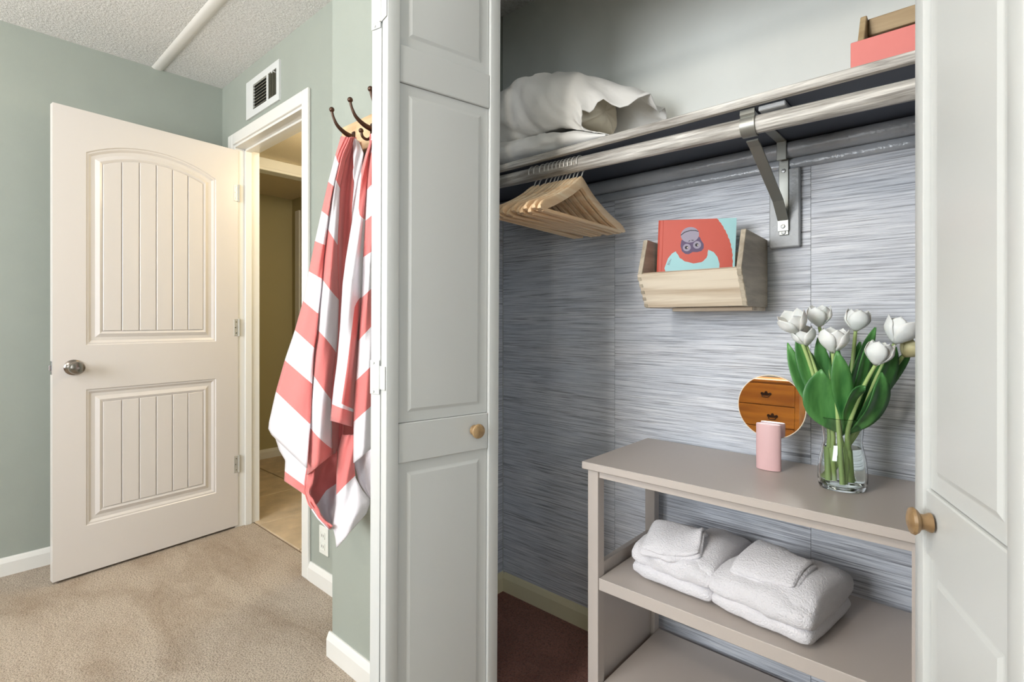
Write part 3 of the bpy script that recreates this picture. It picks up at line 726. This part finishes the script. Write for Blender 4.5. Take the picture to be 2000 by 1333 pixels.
pillow('bed_pillow', 'flat white pillow lying under the plump one on closet shelf',
       [(-1.45, 1.66, .015, 1.40, .08), (-1.40, 1.665, .04, 1.40, .14), (-1.25, 1.668, .050, 1.395, .165), (-1.05, 1.665, .050, 1.395, .165), (-.92, 1.655, .040, 1.385, .15), (-.82, 1.636, .020, 1.35, .11), (-.765, 1.626, .007, 1.31, .07)], seed=8.4, amp=.009)

# ------------------------------------------------------------------ coral caddy on the shelf
cd = thing('handled_caddy', 'coral box caddy with wooden handle at right end of closet shelf', 'caddy', (0.0, 1.36, ZS))
bx0, bx1, by0, by1, zb, zt = -.197, .15, 1.285, 1.46, ZS + .0005, 1.695
bm = bmesh.new(); t_ = .008
for a, b in (((bx0, by0, zb), (bx1, by0 + t_, zt)), ((bx0, by1 - t_, zb), (bx1, by1, zt)), ((bx0, by0 + t_, zb), (bx0 + t_, by1 - t_, zt)), ((bx1 - t_, by0 + t_, zb), (bx1, by1 - t_, zt)), ((bx0 + t_, by0 + t_, zb), (bx1 - t_, by1 - t_, zb + t_))): box(bm, a, b, .001)
obj('box_body', bm, 'coral', cd, False, True)
ym = (by0 + by1) / 2
for xx in (bx0 + t_, bx1 - t_ - .012):
    bm = bmesh.new(); prism(bm, [(by0 + .02, zb + .01), (by1 - .02, zb + .01), (by1 - .02, zt - .005), (ym + .022, 1.775), (ym - .022, 1.775), (by0 + .02, zt - .005)], lambda p, d: (d, p[0], p[1]), xx, xx + .012, .0015)
    obj('end_panel', bm, 'caddy_wood', cd, False, True)
obj('handle', B(((bx0 + t_ + .012, ym - .009, 1.735), (bx1 - t_ - .012, ym + .009, 1.772)), bev=.003, seg=2), 'caddy_wood', cd, False, True)
bm = bmesh.new()
for k in range(4): box(bm, (bx0 + .03 + k * .004, by0 + .015 + k * .012, zb + .01), (bx1 - .03, by0 + .019 + k * .012, zt + .004 + .003 * k), .0005)
obj('papers', bm, 'paper', cd, False, True)

# ------------------------------------------------------------------ wooden wall bin and book
bn = thing('wall_bin', 'light wooden angled bin hung on the grasscloth wall', 'bin', (-.58, 1.56, 1.145))
PR = [(1.560, 1.338), (1.378, 1.346), (1.342, 1.243), (1.392, 1.149), (1.560, 1.149)]
X0, X1, T = -.722, -.436, .013
for xx in (X0, X1 - T):
    bm = bmesh.new(); prism(bm, PR, lambda p, d: (d, p[0], p[1]), xx, xx + T, .0012)
    obj('side_panel', bm, 'bin_wood_end', bn, False, True)
def slab2(a, b, x0, x1, th):
    a = Vector(a); b = Vector(b); d = (b - a).normalized(); n = Vector((-d.y, d.x)) * th
    poly = [a, b, b + n, a + n]; bm = bmesh.new(); prism(bm, poly, lambda p, q: (q, p[0], p[1]), x0, x1, .001); return bm
obj('front_panel', slab2((1.3905, 1.150), (1.3415, 1.243), X0 - .001, X1 - T + .002, -.0125), 'bin_wood', bn, False, True)
obj('bottom_panel', B(((X0 + T, 1.398, 1.150), (X1 - T, 1.548, 1.162))), 'bin_wood', bn, False, True)
obj('back_panel', B(((X0 + T, 1.548, 1.150), (X1 - T, 1.560, 1.310))), 'bin_wood', bn, False, True)
obj('bottom_batten', B(((X0 + .06, 1.44, 1.139), (X1 - .004, 1.555, 1.1489)), bev=.001), 'bin_wood', bn, False, True)
for k in range(5):                                   # finger joints at the front corner
    for xx in (X0 - .0018, X1 - T + .001):
        f0 = (k + .1) / 5; f1 = (k + .6) / 5; a = Vector((1.3905, 1.150)); b = Vector((1.3415, 1.243))
        obj('finger_joint', slab2(a + (b - a) * f0, a + (b - a) * f1, xx, xx + .011, .0012), 'bin_wood_end', bn, False, True)
BKW, BKH = .205, .238
BKR = R(17)
bk = thing('picture_book', 'red hardcover picture book upside down in the wall bin, ape face on cover', 'book', (-.693, 1.404, 1.166), BKR)
bk.rotation_euler = (0, R(2.2), R(20))
obj('front_cover', B(((0, 0, 0), (BKW, .0025, BKH)), bev=.0008), 'book_red', bk, False)
obj('page_block', B(((.004, .0025, .003), (BKW - .003, .016, BKH - .003))), 'book_cream', bk, False)
obj('back_cover', B(((0, .016, 0), (BKW, .0185, BKH)), bev=.0008), 'book_blue', bk, False)
bm = bmesh.new(); prism(bm, [(0, 0), (-.004, .003), (-.005, .009), (-.004, .0155), (0, .0185)], lambda p, d: (p[0], p[1], d), 0, BKH); obj('spine', bm, 'book_red', bk)
bm = bmesh.new(); tube(bm, [(.009, .0008, .001), (.009, .0008, BKH - .001)], .0016, 8); obj('cover_groove', bm, 'book_red', bk)
ZT = BKH; sx_ = BKW / 1760.0                          # print laid out on the cover, measured from its top left corner
def pr_(name, pts, mat, lift=.0004):
    bm = bmesh.new(); prism(bm, [((x - 50) * sx_, ZT - (y - 50) * sx_) for x, y in pts], lambda p, d: (p[0], d, p[1]), -lift, .0001)
    return obj(name, bm, mat, bk, False)
def ell(cx, cy, rx, ry, a0=0, n=28): return [(cx + rx * math.cos(2 * PI * k / n) * math.cos(a0) - ry * math.sin(2 * PI * k / n) * math.sin(a0), cy + rx * math.cos(2 * PI * k / n) * math.sin(a0) + ry * math.sin(2 * PI * k / n) * math.cos(a0)) for k in range(n)]
def jag(P, amp, n):
    out = []
    for (a, b), (c_, d) in zip(P, P[1:]):
        for k in range(n):
            t = k / n; out.append((a + (c_ - a) * t + (amp if k % 2 else 0), b + (d - b) * t))
    return out + [P[-1]]
pr_('printed_sky', jag([(1370, 52), (1480, 200), (1590, 400), (1680, 620), (1735, 860), (1755, 1150), (1755, 1700)], 14, 4) + [(1808, 1700), (1808, 52)], 'book_blue')
pr_('printed_sky', [(200, 1250), (280, 1000), (370, 880), (455, 830)] + jag([(480, 880), (560, 1000), (680, 1080), (880, 1130), (1060, 1100), (1170, 1000), (1205, 800)], 12, 3) + [(1330, 860), (1420, 980), (1470, 1140), (1470, 1500), (900, 1620), (300, 1500)], 'book_blue')
pr_('printed_face', [(575, 560), (560, 700), (600, 830), (680, 895), (760, 905), (850, 850), (950, 855), (1050, 830), (1100, 760), (1095, 660), (1030, 560), (1000, 490), (800, 440)], 'book_purple')
pr_('printed_muzzle', ell(770, 430, 212, 190, R(-6)), 'book_grey', .0006)
pr_('printed_mouth', [(550, 430), (640, 355), (780, 312), (900, 318), (970, 350), (960, 362), (890, 336), (780, 332), (650, 375), (562, 446)], 'book_black', .0008)
for cx, cy in ((710, 740), (945, 680)):
    pr_('printed_eye', ell(cx, cy, 92, 92), 'book_grey', .0007); pr_('printed_pupil', ell(cx - 6, cy, 40, 40), 'book_black', .0009); pr_('printed_glint', ell(cx + 16, cy + 4, 14, 14, 0, 12), 'book_cream', .0011)
for q in ([(740, 592), (775, 560), (782, 575), (750, 600)], [(800, 555), (870, 560), (850, 580), (810, 568)]): pr_('printed_nostril', q, 'book_black', .0009)
for k in range(5): pr_('printed_lettering', [(262 + k * 18, 1150 - k * 30), (320 + k * 10, 1170 - k * 34), (322 + k * 10, 1160 - k * 34), (266 + k * 18, 1138 - k * 30)], 'book_purple', .0006)

# ------------------------------------------------------------------ console shelving unit
UX0, UX1, UY0, UY1 = -.782, -.055, 1.178, 1.535
ZT1, ZT2, ZT3 = .732, .425, .137
un = thing('shelving_unit', 'taupe painted open shelving unit with three tiers inside closet', 'shelf unit', (-.42, 1.36, 0))
obj('top', B(((UX0 - .012, UY0 - .012, ZT1 - .02), (UX1 + .012, UY1 + .008, ZT1)), bev=.002), 'unit_paint', un, False, True)
LG = .032
for x in (UX0, UX1 - LG):
    for y in (UY0, UY1 - LG): obj('leg', B(((x, y, 0), (x + LG, y + LG, ZT1 - .0202)), bev=.0015), 'unit_paint', un, False, True)
obj('shelf', B(((UX0 + LG + .0005, UY0 + .003, ZT2 - .032), (UX1 - LG - .0005, UY1 - .004, ZT2)), bev=.0015), 'unit_paint', un, False, True)
obj('shelf', B(((UX0 + LG + .0005, UY0 + .003, ZT3 - .032), (UX1 - LG - .0005, UY1 - .004, ZT3)), bev=.0015), 'unit_paint', un, False, True)
obj('apron', B(((UX0 + LG + .0005, UY0 + .006, ZT1 - .040), (UX1 - LG - .0005, UY0 + .022, ZT1 - .0205))), 'unit_paint', un, False, True)
obj('apron', B(((UX0 + LG + .0005, UY1 - .022, ZT1 - .040), (UX1 - LG - .0005, UY1 - .006, ZT1 - .0205))), 'unit_paint', un, False, True)
for x in (UX0 + .006, UX1 - .022):
    obj('side_rail', B(((x, UY0 + LG + .0005, ZT2 - .03), (x + .016, UY1 - LG - .0005, ZT2 + .026)), bev=.001), 'unit_paint', un, False, True)
    obj('side_panel', B(((x + .003, UY0 + LG + .0005, ZT3 - .03), (x + .013, UY1 - LG - .0005, ZT2 - .0305))), 'unit_paint', un, False, True)

# ------------------------------------------------------------------ mirror
mr = thing('vanity_mirror', 'small round mirror on a pale pink oval stand on the shelving unit', 'mirror', (-.394, 1.417, ZT1), 0)
bm = bmesh.new(); lathe(bm, [(.0005, .001), (.0284, .001), (.0295, .003), (.0295, .114), (.0285, .1165), (.0005, .1165)], 48, Matrix.Identity(4), 1.0, .50); obj('stand', bm, 'pink_plastic', mr, True, angle=40)
MT = R(1.5)
mm = Matrix.Translation((.000, .021, .158)) @ Matrix.Scale(.945, 4) @ Matrix.Rotation(PI / 2 - MT, 4, 'X')
bm = bmesh.new(); lathe(bm, [(.0005, -.0042), (.0855, -.0042), (.0868, -.003), (.0868, .0006), (.0858, .0018), (.0845, .0018)], 72, mm, caps=False); obj('rim', bm, 'mirror_rim', mr)
bm = bmesh.new(); lathe(bm, [(.0005, .0005), (.0846, .0005), (.0846, .0013), (.0005, .0013)], 72, mm); obj('mirror_glass', bm, 'mirror_glass', mr, False)

# ------------------------------------------------------------------ vase with tulips
vs = thing('glass_vase', 'clear glass vase holding white tulips on the shelving unit', 'vase', (-.226, 1.372, ZT1))
out = [(.0005, .0008), (.044, .0008), (.050, .004), (.053, .014), (.0535, .035), (.051, .065), (.045, .092), (.0425, .106), (.0440, .125), (.0462, .145), (.0480, .160)]
inn = [(.0455, .160), (.0436, .145), (.0413, .125), (.0398, .106), (.0422, .092), (.0482, .065), (.0505, .035), (.0490, .016), (.044, .011), (.0005, .010)]
sm = smoothpts([Vector((r, 0, z)) for r, z in out], 3); si = smoothpts([Vector((r, 0, z)) for r, z in inn], 3)
bm = bmesh.new(); lathe(bm, [(p.x, p.z) for p in sm] + [(.0482, .1612), (.0468, .1612)] + [(p.x, p.z) for p in si], 48, Matrix.Rotation(R(30), 4, 'Z'), .92, .80); obj('glass', bm, 'glass', vs, True, angle=60)
wp = [(.0005, .0104), (.0432, .0116), (.0482, .0165), (.0498, .035), (.0475, .065), (.0427, .088), (.0414, .094), (.0005, .094)]
bm = bmesh.new(); lathe(bm, wp, 48, Matrix.Rotation(R(30), 4, 'Z'), .92 * .985, .80 * .985); obj('water', bm, 'water', vs, True, angle=60)
VB = Vector((-.226, 1.372, ZT1))
cam_r = Vector((math.cos(YAW), math.sin(YAW), 0)); cam_f = Vector((-math.sin(YAW), math.cos(YAW), 0))
def tulip_pos(u, v, dy=0.0): return pt(u, v, y=1.372 + dy)
def bez(a, b, c_, n=10): return [a * (1 - t) ** 2 + b * 2 * t * (1 - t) + c_ * t * t for t in [k / n for k in range(n + 1)]]
def petal_mesh(axis, side, L, Wd, open_, curve):
    """one cupped petal growing along axis, facing outward to side"""
    t2 = axis.cross(side).normalized(); rows = []; n, m = 9, 7
    for i in range(n + 1):
        t = i / n; out_r = Wd * (.10 + .74 * math.sin(min(1, t * 1.7) * PI / 2) + open_ * t * t - (curve + .35) * max(0, t - .55) ** 1.3)
        w = Wd * .78 * (math.sin(PI / 2 * min(1, .15 + 1.6 * t)) if t < .55 else max(.06, 1 - ((t - .55) / .45) ** 2.4))
        row = []
        for j in range(m):
            s = -1 + 2 * j / (m - 1); an = s * w / max(.3 * Wd, out_r) if out_r > 0 else 0
            an = max(-1.25, min(1.25, an)); rr = out_r
            row.append(axis * (L * t - .0012 * abs(s) * t) + side * (rr * math.cos(an)) + t2 * (rr * math.sin(an)))
        rows.append(row)
    return rows
def leaf_mesh(bm, base, mid, tip, width, face, fold=.25, n=14):
    P = bez(base, mid, tip, n); rows = []
    for i, p in enumerate(P):
        t = i / n; d = (P[min(i + 1, n)] - P[max(i - 1, 0)]).normalized(); s = d.cross(face).normalized(); nn = s.cross(d).normalized()
        w = width * (.16 + .84 * math.sin(PI / 2 * min(1, t / .58)) ** 1.6 if t < .58 else max(.02, 1 - ((t - .58) / .42) ** 1.9))
        wv = .0025 * math.sin(9 * t + base.x * 60)
        rows.append([p + s * (w * q) + nn * (-(fold * w) * (1 - abs(q)) + wv * q) for q in (-1, -.6, -.25, 0, .25, .6, 1)])
    grid(bm, rows)
tul = [  # u, v of the bloom centre, depth offset, size, tilt, base spread, words
    (1551, 634, -.03, .030, (-.6, .9), (-.030, .006), 'leftmost white tulip in the vase, tilting to the left'),
    (1600, 620, .04, .028, (-.1, 1), (-.012, .016), 'white tulip standing highest, just left of the bouquet middle'),
    (1674, 628, .05, .028, (.1, 1), (.008, .018), 'white tulip on a tall straight stem behind the bouquet middle'),
    (1757, 650, .00, .031, (.4, .9), (.026, .008), 'large white tulip at upper right, close to the closet door'),
    (1571, 660, -.01, .025, (-.35, .9), (-.020, -.004), 'half hidden small white tulip below the leftmost one'),
    (1628, 668, -.05, .030, (0, 1), (-.004, -.020), 'front white tulip at the middle of the bouquet'),
    (1716, 693, -.05, .028, (.25, .95), (.014, -.018), 'lowest white tulip on the right, leaning outward'),
    (1776, 684, .03, .022, (.7, .7), (.032, .012), 'pale yellowish half open tulip at far right edge'),
]
leaves = {  # tulip index -> [(base uv, mid uv, tip uv, half width, depth)]
    0: [((1637, 826), (1570, 770), (1538, 670), .019, -.01)],
    1: [((1640, 820), (1612, 740), (1597, 660), .019, .02), ((1645, 815), (1640, 720), (1622, 640), .012, .05)],
    2: [((1655, 820), (1672, 730), (1710, 640), .019, .03), ((1650, 815), (1660, 750), (1680, 668), .016, .05)],
    3: [((1662, 820), (1735, 770), (1750, 678), .022, .00), ((1656, 818), (1700, 770), (1716, 690), .020, .02)],
    4: [((1636, 822), (1580, 740), (1556, 651), .020, -.01), ((1642, 820), (1600, 760), (1584, 690), .018, .01)],
    5: [((1650, 828), (1590, 800), (1604, 722), .036, -.045), ((1650, 830), (1652, 760), (1634, 686), .020, -.06)],
    6: [((1655, 822), (1735, 815), (1722, 728), .026, -.045), ((1652, 818), (1690, 740), (1698, 668), .017, -.01), ((1650, 830), (1658, 770), (1690, 755), .018, -.065)],
    7: [((1660, 815), (1730, 760), (1783, 676), .017, .03)],
}
for i, (u, v, dy, sz, tl, sp, lab) in enumerate(tul):
    top = tulip_pos(u, v, dy); ax = (Vector((0, 0, 1)) * tl[1] + cam_r * tl[0] * .8 - cam_f * .12).normalized()
    sg = -1.05 if i % 2 else .8; foot = VB + Vector((sp[0] * sg, sp[1] * -1.2 * sg, .016)); neck = VB + Vector((sp[0] * 1.0, sp[1] * 1.0, .140))
    tp = thing('tulip', lab, 'flower', tuple(foot), 0, 'white tulips in the vase')
    b0 = top - ax * sz * .85
    P = smoothpts([foot, foot * .45 + neck * .55, neck, neck * .45 + b0 * .55 + Vector((0, 0, .012)), b0], 6)
    bm = bmesh.new(); tube(bm, P, [.0058 - .0022 * k / len(P) for k in range(len(P))], 9); obj('stem', bm, 'stem_green', tp, True, True, 60)
    s0 = ax.cross(Vector((0, 1, .3))).normalized(); s1 = ax.cross(s0).normalized()
    op = (.28, .10, .05, .22, .25, .15, .05, .1)[i]
    for k in range(6):
        an = 2 * PI * k / 6 + .4 * i; sd = s0 * math.cos(an) + s1 * math.sin(an)
        rows = petal_mesh(ax, sd, sz * 1.85, sz * (1.12 if k % 2 else 1.0), op, .10 if k % 2 else .25)
        bm = bmesh.new(); grid(bm, [[p + b0 for p in r] for r in rows]); q = obj('petal', bm, 'petal' if i != 7 else 'bud', tp, True, True, 80)
        md_ = q.modifiers.new('thickness', 'SOLIDIFY'); md_.thickness = .0008
    for (b_, m_, t_, w_, dd) in leaves.get(i, []):
        bm = bmesh.new(); A_ = tulip_pos(*b_, dd * .3); A_ = VB + Vector(((A_ - VB).x * .8, (A_ - VB).y * .4, 0)); A_.z = ZT1 + .125
        tipp = tulip_pos(*t_, dd); mid_ = tulip_pos(*m_, dd)
        leaf_mesh(bm, A_, mid_, tipp, w_ * 1.12, (-cam_f + Vector((0, 0, .2)) + cam_r * .25 * (1 if u > 1640 else -1)).normalized())
        q = obj('leaf', bm, 'leaf_green', tp, True, True, 80); md_ = q.modifiers.new('thickness', 'SOLIDIFY'); md_.thickness = .0012

# ------------------------------------------------------------------ folded bath towels with washcloths
def soft_block(bm, L, D, H, z0, rnd, dome, seed, amp, nx=44, ns=40, sag=0.0):
    """rounded cloth roll: a superellipse section in y-z swept along x, ends rounded"""
    rows = []
    for i in range(nx + 1):
        t = -1 + 2 * i / nx; x = t * L / 2
        endf = (1 - abs(t) ** 7) ** (1 / 3.0)
        row = []
        for k in range(ns):
            a = 2 * PI * k / ns; ca, sa = math.cos(a), math.sin(a)
            yy = math.copysign(abs(ca) ** rnd, ca) * D / 2 * (.90 + .10 * endf)
            zz = (math.copysign(abs(sa) ** rnd, sa) * .5 + .5) * H
            if sa > 0: zz += dome * (1 - (yy / (D / 2)) ** 2) * (1 - t * t * .75)
            zz = H * .5 + (zz - H * .5) * (.35 + .65 * endf)
            p = Vector((x, yy, z0 + zz))
            w = mn.noise(Vector((x * 22 + seed, yy * 22, zz * 22))) * amp + mn.noise(Vector((x * 9 + seed * 3, yy * 12, zz * 30))) * amp * 1.2 + mn.noise(Vector((x * 60, yy * 60 + seed, zz * 60))) * amp * .3
            p += Vector((0, ca * .8, sa * .6)) * w
            p.z = max(p.z, z0 + .0006); row.append(p)
        rows.append(row)
    V, fs = grid(bm, rows, True, True, True); bmesh.ops.recalc_face_normals(bm, faces=fs)
def bath(loc, rz, labT, labW, seed, wpos, wrot):
    t = thing('folded_towel', labT, 'towel', loc, rz, 'folded bath towels on the middle shelf')
    bm = bmesh.new(); soft_block(bm, .222, .252, .050, 0, .6, .0, seed, .006); obj('lower_fold', bm, 'terry', t, True, angle=80)
    bm = bmesh.new(); soft_block(bm, .228, .262, .064, .028, .70, .020, seed + 4, .011); obj('upper_fold', bm, 'terry', t, True, angle=80)
    bm = bmesh.new(); soft_block(bm, .118, .246, .060, .036, .62, .027, seed + 9, .007)
    bmesh.ops.translate(bm, verts=bm.verts, vec=(.054, .010, 0)); obj('side_fold', bm, 'terry', t, True, angle=80)
    w = thing('washcloth', labW, 'washcloth', (loc[0] + wpos[0], loc[1] + wpos[1], loc[2] + wpos[2]), wrot, 'small washcloths on the folded towels')
    w.rotation_euler.x = R(11)
    for k, (L, D, H, z) in enumerate(((.150, .135, .016, 0), (.140, .126, .016, .011))):
        bm = bmesh.new(); soft_block(bm, L, D, H, z, .6, .006, seed + 2 * k, .006, 30, 28)
        for v in bm.verts:                         # corner pinched up into a ridge on the right
            s = max(0, v.co.x / (L / 2)); v.co.z += (.022 if seed < 5 else .006) * s * s * (1 + .6 * math.sin(v.co.y * 60 + seed)) - .010 * max(0, -v.co.y / (D / 2)) ** 2
            v.co.y *= 1 - .18 * s
        obj('fold', bm, 'terry', w, True, angle=80)
bath((-.572, 1.362, ZT2), R(-4), 'white folded bath towel on the left of the middle shelf', 'crumpled white washcloth pinched up on the left folded towel', 1.0, (-.018, -.062, .098), R(10))
bath((-.345, 1.338, ZT2), R(-9), 'white folded bath towel at the centre of the middle shelf', 'square fluffy washcloth lying on the towel nearer the closet door', 7.0, (-.008, -.030, .104), R(-12))

# ------------------------------------------------------------------ dresser seen in the mirror
dr = thing('dresser', 'honey coloured wooden dresser with dark bail pulls, seen in mirror', 'dresser', (-1.55, -1.85, 0))
qx0, qx1, qy0, qy1, qz = -2.10, -1.02, -2.08, -1.62, .80
obj('carcass', B(((qx0, qy0, .08), (qx1, qy1 - .004, qz - .02)), ((qx0 + .04, qy0 + .02, 0), (qx1 - .04, qy1 - .03, .08))), 'dresser_wood', dr, False, True)
obj('top', B(((qx0 - .015, qy0, qz - .02), (qx1 + .015, qy1 + .015, qz)), bev=.005, seg=2), 'dresser_wood', dr, False, True)
obj('face_frame', B(((qx0, qy1 - .004, .08), (qx0 + .03, qy1 + .012, qz - .02)), ((qx1 - .03, qy1 - .004, .08), (qx1, qy1 + .012, qz - .02))), 'dresser_wood', dr, False, True)
for r in range(4):
    z1 = qz - .035 - r * .172; z0 = z1 - .166
    bm = bmesh.new(); box(bm, (qx0 + .032, qy1 - .004, z0), (qx1 - .032, qy1 + .014, z1), .004, 2); w = obj('drawer', bm, 'dresser_wood', dr, False, True)
    for xx in (qx0 + .25, qx1 - (.19 if r % 2 else .24)):
        bm = bmesh.new(); zc = (z0 + z1) / 2
        box(bm, (xx - .028, qy1 + .014, zc - .008), (xx + .028, qy1 + .017, zc + .010), .003)
        for dx in (-.03, .03, 0): lathe(bm, [(.0003, 0), (.012, 0), (.010, .003), (.0003, .0036)], 10, xrot((xx + dx, qy1 + .014, zc + (.004 if dx else .014)), -PI / 2))
        tube(bm, smoothpts([(xx - .028, qy1 + .02, zc), (xx - .02, qy1 + .028, zc - .02), (xx + .02, qy1 + .028, zc - .02), (xx + .028, qy1 + .02, zc)], 4), .004, 8)
        bmesh.ops.translate(bm, verts=bm.verts, vec=(-dr.location.x, -dr.location.y, 0)); obj('bail_pull', bm, 'brass_dark', w, False)

# ------------------------------------------------------------------ unseen lamps added to light bedroom, ceiling and hall
def fill_lamp(name, label, loc, power, col, r=.15):
    f = thing(name, label, 'fill light', loc)
    bm = bmesh.new(); lathe(bm, [(.001, 0), (r, 0), (r, -.02), (.001, -.02)], 32); obj('base', bm, 'trim_white', f)
    d = bpy.data.lights.new(name + '_bulb', 'POINT'); d.energy = power; d.color = col; d.shadow_soft_size = .09
    o = bpy.data.objects.new(name + '_bulb', d); C.objects.link(o); o.location = (loc[0], loc[1], loc[2] - .13)
fill_lamp('bedroom_fill_light', 'unseen flush fill light added on the bedroom ceiling', (-0.75, -0.80, ZC), 26, (1.0, .92, .82))  # out-of-view lamp added as fill for the bedroom
fill_lamp('hall_fill_light', 'unseen flush fill light added on the low hall ceiling', (-2.35, 1.65, 2.13), 15, (1.0, .84, .58), .10)  # hidden lamp added to brighten the hall

tl_ = thing('ceiling_fill_uplight', 'unseen uplight on a pole, added to brighten the ceiling', 'floor lamp', (-2.75, -1.6, 0))  # added uplight out of view, there to bounce light off the ceiling
bm = bmesh.new(); lathe(bm, [(.001, 0), (.14, 0), (.14, .012), (.03, .03), (.001, .032)], 32); obj('foot', bm, 'bronze', tl_)
bm = bmesh.new(); tube(bm, [(0, 0, .03), (0, 0, .9), (0, 0, 1.66)], .012, 12); obj('pole', bm, 'bronze', tl_)
bm = bmesh.new(); lathe(bm, [(.012, 1.64), (.06, 1.66), (.12, 1.70), (.165, 1.76), (.16, 1.76), (.115, 1.706), (.058, 1.667), (.010, 1.65)], 36); obj('bowl_shade', bm, 'bulb_shade', tl_)
d = bpy.data.lights.new('fill_uplight_bulb', 'POINT'); d.energy = 45; d.color = (1.0, .93, .84); d.shadow_soft_size = .05
o = bpy.data.objects.new('fill_uplight_bulb', d); C.objects.link(o); o.location = (-2.75, -1.6, 1.73)
